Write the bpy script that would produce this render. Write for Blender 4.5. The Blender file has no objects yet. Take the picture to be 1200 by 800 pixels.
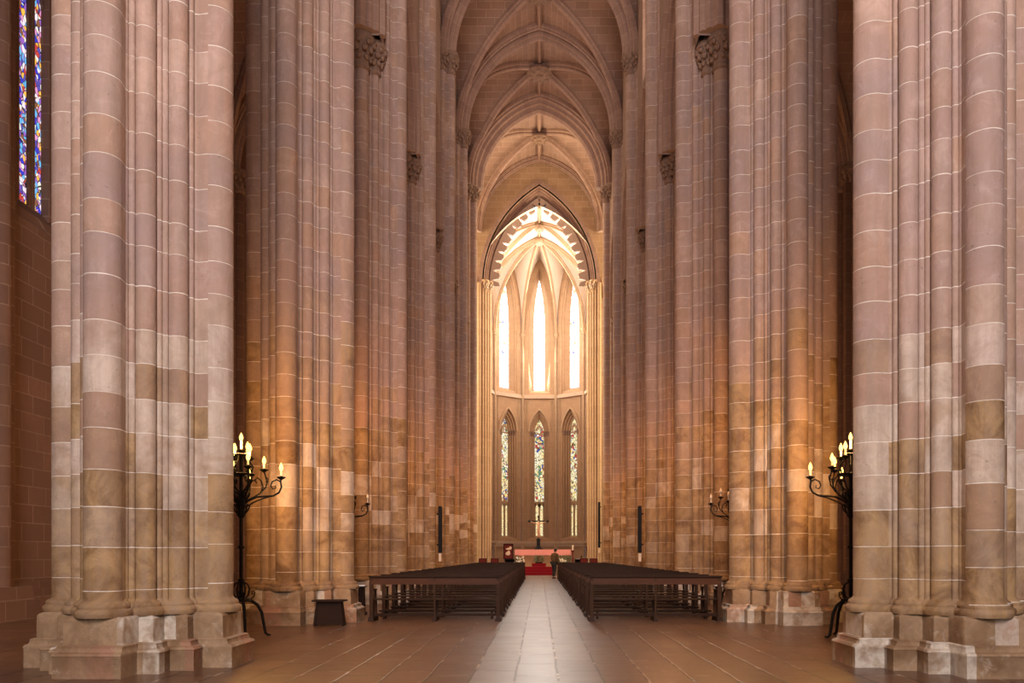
import bpy, bmesh, math, random
from mathutils import Vector, Matrix
R = math.radians
PI = math.pi
rnd = random.Random(11)
scene = bpy.context.scene
COL = scene.collection

# ------------------------------------------------------------------ mesh helper
class MB:
    def __init__(s):
        s.v = []; s.f = []; s.uv = []; s.mi = []
    def add(s, vs, fs, uvs=None, mi=0):
        b = len(s.v); s.v += [tuple(p) for p in vs]
        for k, f in enumerate(fs):
            s.f.append(tuple(i + b for i in f)); s.uv.append(uvs[k] if uvs else None); s.mi.append(mi)
        return s
    def box(s, c, d, rz=0.0, top=1.0, topy=None, mi=0, rx=0.0):
        hx, hy, hz = d[0] / 2, d[1] / 2, d[2] / 2
        ty = top if topy is None else topy
        M = Matrix.Translation(Vector(c)) @ Matrix.Rotation(rz, 4, 'Z') @ Matrix.Rotation(rx, 4, 'X')
        vs = []
        for z, kx, ky in ((-hz, 1, 1), (hz, top, ty)):
            for x, y in ((-hx, -hy), (hx, -hy), (hx, hy), (-hx, hy)):
                vs.append(M @ Vector((x * kx, y * ky, z)))
        fs = [(3, 2, 1, 0), (4, 5, 6, 7), (0, 1, 5, 4), (1, 2, 6, 5), (2, 3, 7, 6), (3, 0, 4, 7)]
        uvs = []
        for f in fs:
            q = [vs[i] for i in f]
            nx = (q[1] - q[0]).cross(q[2] - q[0])
            ax = max(range(3), key=lambda i: abs(nx[i]))
            uvs.append([(p.y, p.z) if ax == 0 else (p.x, p.z) if ax == 1 else (p.x, p.y) for p in q])
        return s.add(vs, fs, uvs, mi)
    def loft(s, rings, closed=True, cap=(True, True), uvs=None, mi=0):
        n = len(rings[0]); vs = [p for r in rings for p in r]; fs = []; fu = []
        m = n if closed else n - 1
        for k in range(len(rings) - 1):
            for i in range(m):
                j = (i + 1) % n
                fs.append((k * n + i, k * n + j, (k + 1) * n + j, (k + 1) * n + i))
                if uvs: fu.append(uvs(k, i))
        if cap[0]: fs.append(tuple(reversed(range(n)))); fu.append([(0, 0)] * n)
        if cap[1]: fs.append(tuple((len(rings) - 1) * n + i for i in range(n))); fu.append([(0, 0)] * n)
        return s.add(vs, fs, fu if uvs else None, mi)
    def tube(s, path, r, n=8, cap=True, mi=0):
        P = [Vector(p) for p in path]; k = len(P)
        rs = r if isinstance(r, (list, tuple)) else [r] * k
        T = []
        for i in range(k):
            a = P[max(i - 1, 0)]; b = P[min(i + 1, k - 1)]
            T.append((b - a).normalized())
        u = T[0].orthogonal().normalized(); rings = []
        for i in range(k):
            u = (u - T[i] * u.dot(T[i]))
            u = u.normalized() if u.length > 1e-6 else T[i].orthogonal().normalized()
            w = T[i].cross(u)
            rings.append([P[i] + (u * math.cos(2 * PI * q / n) + w * math.sin(2 * PI * q / n)) * rs[i] for q in range(n)])
        L = [0.0]
        for i in range(1, k): L.append(L[-1] + (P[i] - P[i - 1]).length)
        return s.loft(rings, True, (cap, cap), lambda a, i: [(i * .1, L[a]), (i * .1 + .1, L[a]), (i * .1 + .1, L[a + 1]), (i * .1, L[a + 1])], mi)
    def lathe(s, prof, n=16, loc=(0, 0, 0), wob=None, mi=0):
        rings = []
        for (r, z) in prof:
            ring = []
            for q in range(n):
                a = 2 * PI * q / n
                rr = r * (wob(a, z) if wob else 1)
                ring.append((loc[0] + rr * math.cos(a), loc[1] + rr * math.sin(a), loc[2] + z))
            rings.append(ring)
        return s.loft(rings, True, (True, True), lambda k, i: [(i * .1, prof[k][1]), (i * .1 + .1, prof[k][1]), (i * .1 + .1, prof[k + 1][1]), (i * .1, prof[k + 1][1])], mi)
    def blob(s, c, d, seg=8, rings=5, mi=0, rz=0.0):
        prof = [(math.sin(PI * k / rings) + 1e-4, -math.cos(PI * k / rings)) for k in range(rings + 1)]
        vs = []
        for (r, z) in prof:
            for q in range(seg):
                a = 2 * PI * q / seg
                x, y = r * math.cos(a) * d[0], r * math.sin(a) * d[1]
                vs.append((c[0] + x * math.cos(rz) - y * math.sin(rz), c[1] + x * math.sin(rz) + y * math.cos(rz), c[2] + z * d[2]))
        fs = []
        for k in range(rings):
            for i in range(seg):
                j = (i + 1) % seg
                fs.append((k * seg + i, k * seg + j, (k + 1) * seg + j, (k + 1) * seg + i))
        return s.add(vs, fs, None, mi)
    def sweep(s, pts, org, e, prof, mi=0, caps=True):
        """pts: (e,z) path in the vertical plane through org along e; prof: (side, depth inward)."""
        e = Vector((e[0], e[1], 0)).normalized(); S = Vector((e.y, -e.x, 0)); o = Vector(org)
        n = len(pts); rings = []; L = [0.0]
        seg = []
        for i in range(n - 1):
            d = Vector((pts[i + 1][0] - pts[i][0], pts[i + 1][1] - pts[i][1]))
            L.append(L[-1] + d.length); d.normalize(); seg.append(Vector((d.y, -d.x)))
        for i in range(n):
            a = seg[max(i - 1, 0)]; b = seg[min(i, n - 2)]
            m = (a + b); m.normalize(); k = 1 / max(.35, m.dot(a)); m = m * k
            rings.append([o + e * (pts[i][0] + m.x * q) + Vector((0, 0, pts[i][1] + m.y * q)) + S * p for (p, q) in prof])
        W = [0.0]
        for i in range(1, len(prof) + 1):
            p, q = prof[i - 1], prof[i % len(prof)]
            W.append(W[-1] + math.hypot(p[0] - q[0], p[1] - q[1]))
        return s.loft(rings, True, (caps, caps), lambda k, i: [(W[i] + 7.3, L[k]), (W[i + 1] + 7.3, L[k]), (W[i + 1] + 7.3, L[k + 1]), (W[i] + 7.3, L[k + 1])], mi)
    def build(s, name, mat, parent=None, loc=None, smooth=35, recalc=True):
        me = bpy.data.meshes.new(name)
        me.from_pydata(s.v, [], s.f)
        uvl = me.uv_layers.new(name='UVMap'); li = 0; data = [0.0] * (2 * len(me.loops))
        for f, u in zip(s.f, s.uv):
            for k in range(len(f)):
                if u: data[2 * li] = u[k][0]; data[2 * li + 1] = u[k][1]
                li += 1
        uvl.data.foreach_set('uv', data)
        ml = mat if isinstance(mat, (list, tuple)) else [mat]
        for m in ml: me.materials.append(m)
        if len(ml) > 1: me.polygons.foreach_set('material_index', s.mi)
        if recalc:
            bm = bmesh.new(); bm.from_mesh(me); bmesh.ops.recalc_face_normals(bm, faces=bm.faces); bm.to_mesh(me); bm.free()
        if smooth:
            me.shade_smooth(); me.set_sharp_from_angle(angle=R(smooth))
        me.update()
        o = bpy.data.objects.new(name, me); COL.objects.link(o)
        if parent is not None: o.parent = parent
        if loc is not None: o.location = loc
        return o

def tag(o, label=None, cat=None, group=None, kind=None):
    if label: o['label'] = label
    if cat: o['category'] = cat
    if group: o['group'] = group
    if kind: o['kind'] = kind
    return o
def thing(name, label, cat, loc=(0, 0, 0), rz=0.0, group=None):
    o = bpy.data.objects.new(name, None); COL.objects.link(o)
    o.empty_display_size = .2; o.location = loc; o.rotation_euler = (0, 0, rz)
    return tag(o, label, cat, group)
def struct(o): o['kind'] = 'structure'; return o
def copy_tree(o, parent=None):
    c = o.copy(); COL.objects.link(c)
    if parent is not None: c.parent = parent
    for ch in list(o.children): copy_tree(ch, c)
    return c

# ------------------------------------------------------------------ materials
class NT:
    def __init__(s, name):
        s.m = bpy.data.materials.new(name); s.m.use_nodes = True
        s.t = s.m.node_tree; s.t.nodes.clear()
        s.out = s.n('ShaderNodeOutputMaterial')
    def n(s, ty, **kw):
        nd = s.t.nodes.new(ty)
        for k, v in kw.items(): setattr(nd, k, v)
        return nd
    def l(s, a, b): s.t.links.new(a, b)
    def put(s, sock, v):
        if isinstance(v, bpy.types.NodeSocket): s.l(v, sock)
        elif isinstance(v, (tuple, list)) and len(v) == 3 and sock.type == 'RGBA': sock.default_value = (*v, 1)
        else: sock.default_value = v
    def math(s, op, a, b=0.0, c=0.0, clamp=False):
        nd = s.n('ShaderNodeMath', operation=op, use_clamp=clamp)
        s.put(nd.inputs[0], a); s.put(nd.inputs[1], b); s.put(nd.inputs[2], c)
        return nd.outputs[0]
    def mix(s, f, a, b, bt='MIX'):
        nd = s.n('ShaderNodeMix', data_type='RGBA', blend_type=bt)
        s.put(nd.inputs[0], f); s.put(nd.inputs[6], a); s.put(nd.inputs[7], b)
        return nd.outputs[2]
    def rng(s, x, a, b, c=0.0, d=1.0, smooth=False):
        nd = s.n('ShaderNodeMapRange', interpolation_type='SMOOTHSTEP' if smooth else 'LINEAR')
        for i, v in enumerate((x, a, b, c, d)): s.put(nd.inputs[i], v)
        return nd.outputs[0]
    def noise(s, vec, sc, det=4.0, rough=.55, dist=0.0):
        nd = s.n('ShaderNodeTexNoise'); s.put(nd.inputs['Vector'], vec)
        nd.inputs['Scale'].default_value = sc; nd.inputs['Detail'].default_value = det
        nd.inputs['Roughness'].default_value = rough; nd.inputs['Distortion'].default_value = dist
        return nd.outputs['Fac']
    def comb(s, x, y, z):
        nd = s.n('ShaderNodeCombineXYZ')
        for i, v in enumerate((x, y, z)): s.put(nd.inputs[i], v)
        return nd.outputs[0]
    def sep(s, v):
        nd = s.n('ShaderNodeSeparateXYZ'); s.put(nd.inputs[0], v); return nd.outputs
    def wn(s, v):
        nd = s.n('ShaderNodeTexWhiteNoise', noise_dimensions='3D'); s.put(nd.inputs['Vector'], v); return nd.outputs
    def scale(s, v, k):
        nd = s.n('ShaderNodeVectorMath', operation='MULTIPLY'); s.put(nd.inputs[0], v); nd.inputs[1].default_value = k
        return nd.outputs[0]
    def bsdf(s, col, rough=.8, metal=0.0, bump=None, bstr=.3, bdist=.02, spec=.3, **kw):
        b = s.n('ShaderNodeBsdfPrincipled')
        s.put(b.inputs['Base Color'], col); s.put(b.inputs['Roughness'], rough); s.put(b.inputs['Metallic'], metal)
        s.put(b.inputs['Specular IOR Level'], spec)
        if bump is not None:
            bp = s.n('ShaderNodeBump'); bp.inputs['Strength'].default_value = bstr; bp.inputs['Distance'].default_value = bdist
            s.l(bump, bp.inputs['Height']); s.l(bp.outputs[0], b.inputs['Normal'])
        for k, v in kw.items(): s.put(b.inputs[k], v)
        s.l(b.outputs[0], s.out.inputs[0]); return b

def simple(name, col, rough=.6, metal=0.0, var=.25, sc=6.0, bstr=.15, spec=.4, emit=None, es=0.0):
    t = NT(name); co = t.n('ShaderNodeTexCoord').outputs['Object']
    nz = t.noise(co, sc, 5)
    c = t.mix(nz, tuple(x * (1 - var) for x in col), tuple(min(1, x * (1 + var)) for x in col))
    kw = {}
    if emit: kw = {'Emission Color': emit, 'Emission Strength': es}
    t.bsdf(c, rough, metal, nz, bstr, .01, spec, **kw); return t.m

def wood(name, dark, light, rough=.35):
    t = NT(name); co = t.n('ShaderNodeTexCoord').outputs['Object']
    oi = t.n('ShaderNodeObjectInfo')
    nd = t.n('ShaderNodeVectorMath', operation='ADD'); t.l(co, nd.inputs[0]); t.l(oi.outputs['Location'], nd.inputs[1])
    g = t.noise(t.scale(nd.outputs[0], (2.0, 30.0, 30.0)), 1.2, 6, .6, .6)
    big = t.noise(nd.outputs[0], 1.5, 3)
    c = t.mix(g, dark, light); c = t.mix(t.math('MULTIPLY', big, .5), c, dark)
    t.bsdf(c, t.rng(g, 0, 1, rough + .05, rough + .3), 0, g, .12, .004, .09); return t.m

STONE_U1 = (.45, .298, .228); STONE_U2 = (.30, .168, .125); STONE_L1 = (.14, .066, .02); STONE_L2 = (.36, .22, .10); PALE = (.58, .475, .395); MORT = (.70, .61, .52)
def pier_stone():
    t = NT('pier_stone'); uv = t.n('ShaderNodeUVMap').outputs[0]; x, z, _ = t.sep(uv)
    oi = t.n('ShaderNodeObjectInfo').outputs['Location']; ox, oy, _ = t.sep(oi)
    key = t.math('ADD', t.math('MULTIPLY', ox, .73), t.math('MULTIPLY', oy, 1.37))
    gid = t.math('FLOOR', x); grp = t.math('FLOOR', t.math('DIVIDE', x, 5))
    off = t.wn(t.comb(grp, key, 3.1))[0]
    pos = t.n('ShaderNodeNewGeometry').outputs['Position']
    wob = t.noise(pos, 1.7, 2)
    hv = t.noise(t.comb(key, t.math('MULTIPLY', grp, 3.3), t.math('MULTIPLY', z, .8)), 1, 1)
    zz = t.math('ADD', t.math('ADD', t.math('DIVIDE', z, .44), t.math('MULTIPLY', hv, 1.1)), t.math('ADD', t.math('MULTIPLY', off, .5), t.math('MULTIPLY', wob, .05)))
    row = t.math('FLOOR', zz); fr = t.math('FRACT', zz)
    dist = t.math('ABSOLUTE', t.math('SUBTRACT', fr, .5))
    nfine = t.noise(pos, 9, 5, .6)
    mort = t.rng(t.math('ADD', dist, t.math('MULTIPLY', t.math('SUBTRACT', nfine, .5), .02)), .4865, .492)
    mort = t.math('MULTIPLY', mort, t.rng(t.noise(pos, 2.3, 3), .3, .55, .35, 1))
    w = t.wn(t.comb(gid, row, key)); rv = w[0]; rc = t.sep(w[1])
    zc = t.math('MULTIPLY', row, .44)
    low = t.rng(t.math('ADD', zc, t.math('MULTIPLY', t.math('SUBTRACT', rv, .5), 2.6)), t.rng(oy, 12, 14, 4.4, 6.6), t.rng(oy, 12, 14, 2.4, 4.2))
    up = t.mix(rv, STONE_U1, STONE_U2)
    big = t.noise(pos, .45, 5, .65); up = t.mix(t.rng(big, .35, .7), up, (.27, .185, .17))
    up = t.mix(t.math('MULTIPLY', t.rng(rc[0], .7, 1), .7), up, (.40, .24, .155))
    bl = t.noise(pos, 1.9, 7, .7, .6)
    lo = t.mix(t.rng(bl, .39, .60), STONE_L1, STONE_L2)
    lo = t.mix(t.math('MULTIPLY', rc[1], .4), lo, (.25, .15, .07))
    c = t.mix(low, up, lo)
    band = t.math('MULTIPLY', t.rng(zc, 1.5, 2.4), t.rng(zc, 4.6, 3.8))
    pal = t.math('MULTIPLY', t.math('GREATER_THAN', rc[2], t.rng(oy, 12, 14, .5, .74)), band)
    pal = t.math('MULTIPLY', pal, t.rng(t.noise(pos, 1.1, 4, .6, .6), .36, .5, .25, 1))
    c = t.mix(t.math('MULTIPLY', pal, .65), c, PALE)
    st = t.noise(t.scale(pos, (7, 7, .7)), 1, 5, .65)
    c = t.mix(t.rng(st, .3, .6, .5, 0), c, (.22, .15, .115))
    mt = t.noise(pos, 3.4, 7, .75, .8); c = t.mix(t.rng(mt, .35, .55, .42, 0), c, (.24, .155, .105)); c = t.mix(t.math('MULTIPLY', t.rng(mt, .54, .72, 0, .26), t.math('SUBTRACT', 1, t.math('MULTIPLY', low, .7))), c, (.54, .44, .36))
    spots = t.rng(t.noise(pos, 20, 2), .71, .75); c = t.mix(t.math('MULTIPLY', spots, .6), c, (.12, .09, .07))
    c = t.mix(t.math('MULTIPLY', mort, .85), c, MORT)
    h = t.math('ADD', t.math('ADD', t.math('MULTIPLY', nfine, .7), t.math('MULTIPLY', mt, .9)), t.math('MULTIPLY', mort, -.35))
    t.bsdf(c, .72, 0, h, .6, .025, .25); return t.m

def brick_stone(name, c1, c2, mort, bw=.95, rh=.42, ms=.012, big=(.28, .2, .17), bigk=.6):
    t = NT(name); uv = t.n('ShaderNodeUVMap').outputs[0]
    pos = t.n('ShaderNodeNewGeometry').outputs['Position']
    b = t.n('ShaderNodeTexBrick'); b.offset = .5; b.squash = .8; b.squash_frequency = 3
    t.l(uv, b.inputs['Vector']); b.inputs['Scale'].default_value = 1
    b.inputs['Brick Width'].default_value = bw; b.inputs['Row Height'].default_value = rh; b.inputs['Mortar Size'].default_value = ms
    b.inputs['Mortar Smooth'].default_value = .2
    t.put(b.inputs['Color1'], c1); t.put(b.inputs['Color2'], c2); t.put(b.inputs['Mortar'], mort)
    bn = t.noise(pos, .5, 4, .6); c = t.mix(t.math('MULTIPLY', t.rng(bn, .35, .7), bigk), b.outputs[0], big)
    nf = t.noise(pos, 7, 6, .65); c = t.mix(t.rng(nf, .3, .7, .35, 0), c, tuple(k * .6 for k in c1))
    h = t.math('ADD', t.math('MULTIPLY', nf, .5), t.math('MULTIPLY', b.outputs['Fac'], -.4))
    t.bsdf(c, .82, 0, h, .35, .02, .2); return t.m

def moulded(name, c1, c2, jz=.5):
    """ribs and mouldings: voussoir joints along uv.y"""
    t = NT(name); uv = t.n('ShaderNodeUVMap').outputs[0]; x, y, _ = t.sep(uv)
    pos = t.n('ShaderNodeNewGeometry').outputs['Position']
    q = t.math('DIVIDE', y, jz); row = t.math('FLOOR', q)
    d = t.math('ABSOLUTE', t.math('SUBTRACT', t.math('FRACT', q), .5))
    rv = t.wn(t.comb(row, 1.5, 2.5))[0]
    c = t.mix(rv, c1, c2); nf = t.noise(pos, 5, 6, .65); c = t.mix(t.rng(nf, .3, .7, .4, 0), c, tuple(k * .55 for k in c1))
    c = t.mix(t.math('MULTIPLY', t.rng(d, .48, .49), .22), c, MORT)
    t.bsdf(c, .8, 0, nf, .3, .02, .2); return t.m

def floor_mat():
    t = NT('floor_slabs'); pos = t.n('ShaderNodeNewGeometry').outputs['Position']; px, py, _ = t.sep(pos)
    wx = t.noise(t.scale(pos, (.8, .8, .8)), 1, 3); wf = t.noise(pos, 6, 4)
    vx = t.math('ADD', t.math('ADD', px, .02), t.math('ADD', t.math('MULTIPLY', t.math('SUBTRACT', wx, .5), .05), t.math('MULTIPLY', t.math('SUBTRACT', wf, .5), .014)))
    vy = t.math('ADD', py, t.math('MULTIPLY', t.math('SUBTRACT', wf, .5), .01))
    def brick(sz):
        b = t.n('ShaderNodeTexBrick'); b.offset = .37; b.squash = 1
        t.l(t.comb(t.math('ADD', vy, 40), t.math('ADD', vx, 20.707), 0), b.inputs['Vector'])
        b.inputs['Scale'].default_value = 1; b.inputs['Brick Width'].default_value = .95; b.inputs['Row Height'].default_value = .487
        b.inputs['Mortar Size'].default_value = sz; b.inputs['Mortar Smooth'].default_value = .3
        t.put(b.inputs['Color1'], (0, 0, 0)); t.put(b.inputs['Color2'], (1, 1, 1)); t.put(b.inputs['Mortar'], (.5, .5, .5)); return b
    b = brick(.016); bv = b.outputs[0]; mo = b.outputs['Fac']
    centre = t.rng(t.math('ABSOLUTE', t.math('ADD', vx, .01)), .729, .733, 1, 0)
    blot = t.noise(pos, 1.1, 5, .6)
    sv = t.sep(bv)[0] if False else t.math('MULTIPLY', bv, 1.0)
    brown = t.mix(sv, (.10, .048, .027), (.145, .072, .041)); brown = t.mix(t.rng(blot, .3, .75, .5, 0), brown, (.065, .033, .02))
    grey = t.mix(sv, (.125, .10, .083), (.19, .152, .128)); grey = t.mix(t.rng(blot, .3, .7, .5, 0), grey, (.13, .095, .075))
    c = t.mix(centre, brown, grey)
    jc = t.mix(t.rng(t.noise(pos, 1.9, 4, .7), .53, .62), (.014, .008, .006), (.40, .30, .23))
    c = t.mix(t.math('MULTIPLY', mo, .9), c, jc)
    fine = t.noise(pos, 14, 5, .6)
    und = t.noise(t.scale(pos, (1, 1, 1)), 2.2, 2)
    h = t.math('ADD', t.math('ADD', t.math('MULTIPLY', mo, -1.2), t.math('MULTIPLY', fine, .22)), t.math('ADD', t.math('MULTIPLY', und, .6), t.math('MULTIPLY', sv, .25)))
    ro = t.math('ADD', .25, t.math('MULTIPLY', t.noise(pos, 1.4, 4, .6), .12))
    ro = t.math('ADD', ro, t.math('MULTIPLY', centre, .03))
    t.bsdf(c, ro, 0, h, .4, .02, .4); return t.m

def stained(name, strength, palette, lead=(.02, .015, .01), sx=9.0, sy=6.0, bands=0.0, wash=None, washk=0.0):
    """lit stained glass: leaded pieces in random palette colours, giving off daylight"""
    t = NT(name); uv = t.n('ShaderNodeUVMap').outputs[0]
    v = t.n('ShaderNodeTexVoronoi', feature='F1'); v.inputs['Scale'].default_value = 1; t.l(t.scale(uv, (sx, sy, 1)), v.inputs['Vector'])
    e = t.n('ShaderNodeTexVoronoi', feature='DISTANCE_TO_EDGE'); e.inputs['Scale'].default_value = 1; t.l(t.scale(uv, (sx, sy, 1)), e.inputs['Vector'])
    r = t.sep(v.outputs['Color'])[0]
    big = t.noise(uv, 1.1, 2)
    key = t.math('FRACT', t.math('ADD', r, t.math('MULTIPLY', big, bands)))
    cr = t.n('ShaderNodeValToRGB'); cr.color_ramp.interpolation = 'CONSTANT'
    el = cr.color_ramp.elements
    while len(el) < len(palette): el.new(.5)
    for i, c in enumerate(palette):
        el[i].position = i / len(palette); el[i].color = (*c, 1)
    t.l(key, cr.inputs[0]); c = cr.outputs[0]
    if wash:
        cv = t.n('ShaderNodeTexVoronoi', feature='F1'); cv.inputs['Scale'].default_value = 1; t.l(t.scale(uv, (1.9, 1.5, 1)), cv.inputs['Vector'])
        cr2 = t.sep(cv.outputs['Color']); pale = t.mix(r, wash[0], wash[1])
        c = t.mix(t.math('LESS_THAN', cr2[1], washk), c, pale)
    le = t.rng(e.outputs['Distance'], .02, .07); c = t.mix(le, lead, c)
    em = t.n('ShaderNodeEmission'); t.put(em.inputs[0], c); em.inputs[1].default_value = strength
    t.l(em.outputs[0], t.out.inputs[0]); return t.m

M = {}
M['pier'] = pier_stone()
M['wall'] = brick_stone('wall_stone', (.32, .205, .15), (.24, .15, .112), (.42, .33, .27))
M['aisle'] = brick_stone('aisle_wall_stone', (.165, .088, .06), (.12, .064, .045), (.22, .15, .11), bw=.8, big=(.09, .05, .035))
M['web'] = brick_stone('vault_web_stone', (.36, .225, .17), (.27, .165, .125), (.45, .33, .27), bw=.9, rh=.33, ms=.012, big=(.21, .13, .105))
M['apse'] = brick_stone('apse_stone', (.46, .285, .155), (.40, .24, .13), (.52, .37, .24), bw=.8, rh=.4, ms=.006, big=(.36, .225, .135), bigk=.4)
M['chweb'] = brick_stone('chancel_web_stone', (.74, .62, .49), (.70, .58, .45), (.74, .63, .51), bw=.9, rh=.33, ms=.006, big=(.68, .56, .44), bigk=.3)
M['rib'] = moulded('rib_stone', (.33, .205, .155), (.26, .155, .12))
M['aprib'] = moulded('apse_rib_stone', (.47, .305, .175), (.41, .26, .145), .6)
M['carve'] = simple('carved_stone', (.22, .135, .095), .85, 0, .45, 9, .5, .2)
M['floor'] = floor_mat()
M['iron'] = simple('wrought_iron', (.012, .010, .009), .55, .2, .3, 20, .3, .15)
M['candle'] = simple('cream_candle_tube', (.85, .72, .42), .5, 0, .05, 5, 0, .4, (1, .62, .18), .9)  # emission puts the bulb's glow into the tube
def emis(name, col, st):
    t = NT(name); em = t.n('ShaderNodeEmission'); t.put(em.inputs[0], col); em.inputs[1].default_value = st
    t.l(em.outputs[0], t.out.inputs[0]); return t.m
M['bulb'] = emis('lit_bulb', (1, .58, .13), 4.5)
M['wood'] = wood('pew_wood', (.012, .0055, .003), (.04, .017, .009), .35)
M['litpostwood'] = wood('lit_pew_post_wood', (.02, .009, .005), (.065, .031, .016), .35)  # lighter copy of the pew wood, highlights on the posts painted in
M['woodred'] = wood('back_board_wood', (.03, .011, .006), (.10, .038, .017), .28)
M['stool'] = wood('stool_wood', (.012, .006, .004), (.035, .016, .010), .5)
M['black'] = simple('black_plastic', (.008, .008, .009), .6, 0, .2, spec=.12)
M['redcloth'] = simple('red_carpet', (.20, .010, .018), .95, 0, .3, 30, .3, .1)
M['pink'] = simple('pink_altar_cloth', (.80, .33, .30), .9, 0, .1, 12, .2, .1)
M['white'] = simple('white_cloth', (.85, .82, .78), .9, 0, .05)
M['leaf'] = simple('leaf_green', (.035, .06, .02), .6, 0, .5, 12)
M['petal'] = simple('white_petals', (.85, .80, .70), .8, 0, .1)
M['redseat'] = simple('red_upholstery', (.13, .012, .012), .85, 0, .3)
M['paper'] = simple('white_paper', (.88, .88, .86), .8, 0, .04)
M['skin'] = simple('skin', (.45, .25, .17), .6, 0, .1)
M['ivory'] = simple('carved_figure', (.55, .30, .20), .5, 0, .2)
M['jacket'] = simple('brown_jacket_cloth', (.10, .062, .028), .9, 0, .3, 20, .3)
M['trouser'] = simple('dark_trouser_cloth', (.018, .018, .022), .9, 0, .3, 20, .3)
M['hair'] = simple('dark_hair', (.03, .022, .018), .7, 0, .3, 30, .4)
M['cream'] = simple('cream_paint', (.72, .58, .44), .7, 0, .2, 5)

# ------------------------------------------------------------------ layout
BAY = 6.6; Y0 = 10.05; NP = 7
PY = [Y0 + BAY * k for k in range(NP)]           # 10.05 .. 49.65
PX = 5.0
CAP_A = 15.4; CAP_N = 23.75
WIN = 4.45; WOUT = 5.45                           # nave wall faces
YC0, YC1 = PY[-1], 56.4                           # crossing
AX = 11.7                                         # aisle wall face
YW = -8.0

def arch(x, a, h):
    r = (a * a + h * h) / (2 * a)
    return math.sqrt(max(0.0, r * r - (x + r - a) ** 2))
def arch_path(a, h, zs, n=18, stilt=0.0):
    L = []
    for i in range(-n, n + 1):
        t = i / n; x = a * math.copysign(math.sin(abs(t) * PI / 2) ** .9, t) if t else 0
        L.append((x, zs + arch(abs(x), a, h)))
    if stilt: L = [(-a, zs - stilt)] + L + [(a, zs - stilt)]
    return L

# ------------------------------------------------------------------ wall panels with lancets
def panel(mb, T, s0, s1, z0, z1, ops=(), top=None, n=10):
    xs = {round(s0, 4), round(s1, 4)}
    for (c, hw, zb, zs, rise) in ops:
        for i in range(-n, n + 1): xs.add(round(c + hw * math.sin(i / n * PI / 2), 4))
    if top:
        for i in range(25): xs.add(round(s0 + (s1 - s0) * i / 24, 4))
    xs = sorted(x for x in xs if s0 - 1e-6 <= x <= s1 + 1e-6)
    tp = top if top else (lambda s: z1)
    for a, b in zip(xs, xs[1:]):
        m = (a + b) / 2; cur = (z0, z0)
        inside = sorted([o for o in ops if abs(m - o[0]) < o[1]], key=lambda o: o[2])
        spans = []
        for (c, hw, zb, zs, rise) in inside:
            spans.append((cur, (zb, zb)))
            cur = (zs + arch(min(abs(a - c), hw), hw, rise), zs + arch(min(abs(b - c), hw), hw, rise))
        spans.append((cur, (tp(a), tp(b))))
        for (l, h) in spans:
            if h[0] - l[0] < 1e-4 and h[1] - l[1] < 1e-4: continue
            mb.add([T(a, l[0], 0), T(b, l[1], 0), T(b, h[1], 0), T(a, h[0], 0)], [(0, 1, 2, 3)],
                   [[(a, l[0]), (b, l[1]), (b, h[1]), (a, h[0])]])
def outline(c, hw, zb, zs, rise, n=10):
    L = [(c - hw, zb)]
    for i in range(-n, n + 1):
        x = hw * math.sin(i / n * PI / 2); L.append((c + x, zs + arch(abs(x), hw, rise)))
    return L + [(c + hw, zb)]
def reveal(mb, T, c, steps, n=10, sill=True):
    """steps: (hw, zb, zs, rise, depth)"""
    rings = []
    for (hw, zb, zs, rise, d) in steps: rings.append([T(s, z, d) for (s, z) in outline(c, hw, zb, zs, rise, n)])
    m = len(rings[0])
    base = outline(c, *steps[0][:4], n)
    mb.loft(rings, sill, (False, False), lambda k, i: [(steps[k][4] + base[i][0] * .2, base[i][1]), (steps[k][4] + base[(i + 1) % m][0] * .2, base[(i + 1) % m][1]),
            (steps[k + 1][4] + base[(i + 1) % m][0] * .2, base[(i + 1) % m][1]), (steps[k + 1][4] + base[i][0] * .2, base[i][1])])
def glass(mb, T, c, hw, zb, zs, rise, d, n=10):
    o = outline(c, hw, zb, zs, rise, n)
    mb.add([T(s, z, d) for (s, z) in o], [tuple(range(len(o)))], [[(s, z) for (s, z) in o]])

# ------------------------------------------------------------------ floor
mb = MB()
mb.add([(-17, YW, 0), (17, YW, 0), (17, 70, 0), (-17, 70, 0)], [(0, 1, 2, 3)], None)
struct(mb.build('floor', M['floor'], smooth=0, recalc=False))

# ------------------------------------------------------------------ piers
BIG = [(.92, 0), (0, .92), (-.92, 0), (0, -.92)]
shapes = []                                        # (cx, cy, r, id)
for k, (x, y) in enumerate(BIG): shapes.append((x, y, .205, k * 5))
for k in range(4):
    A = Vector(BIG[k]); B = Vector(BIG[(k + 1) % 4]); nrm = ((A + B) / 2).normalized()
    for (tt, r, o, q) in ((.183, .034, -.012, 1), (.238, .036, .0, 1), (.355, .112, .0, 2), (.472, .036, .0, 2), (.528, .036, .0, 3), (.645, .112, .0, 3), (.762, .036, .0, 4), (.817, .034, -.012, 4)):
        p = A.lerp(B, tt) + nrm * o
        shapes.append((p.x, p.y, r, k * 5 + q))
NA = 720
def pier_outline(off=0.0, D=.845):
    pts = []; ids = []
    for q in range(NA):
        a = 2 * PI * (q + .5) / NA; c, s = math.cos(a), math.sin(a)
        best = (D + off * 1.2) / (abs(c) + abs(s)); bid = int(((a / (PI / 2)) % 4) * 1) * 5 + 2
        for (cx, cy, r, i) in shapes:
            rr = r + off; b = cx * c + cy * s; disc = rr * rr - (cx * cx + cy * cy - b * b)
            if disc > 0 and b > 0:
                t = b + math.sqrt(disc)
                if t > best: best = t; bid = i
        pts.append((best * c, best * s)); ids.append(bid)
    return pts, ids
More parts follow.
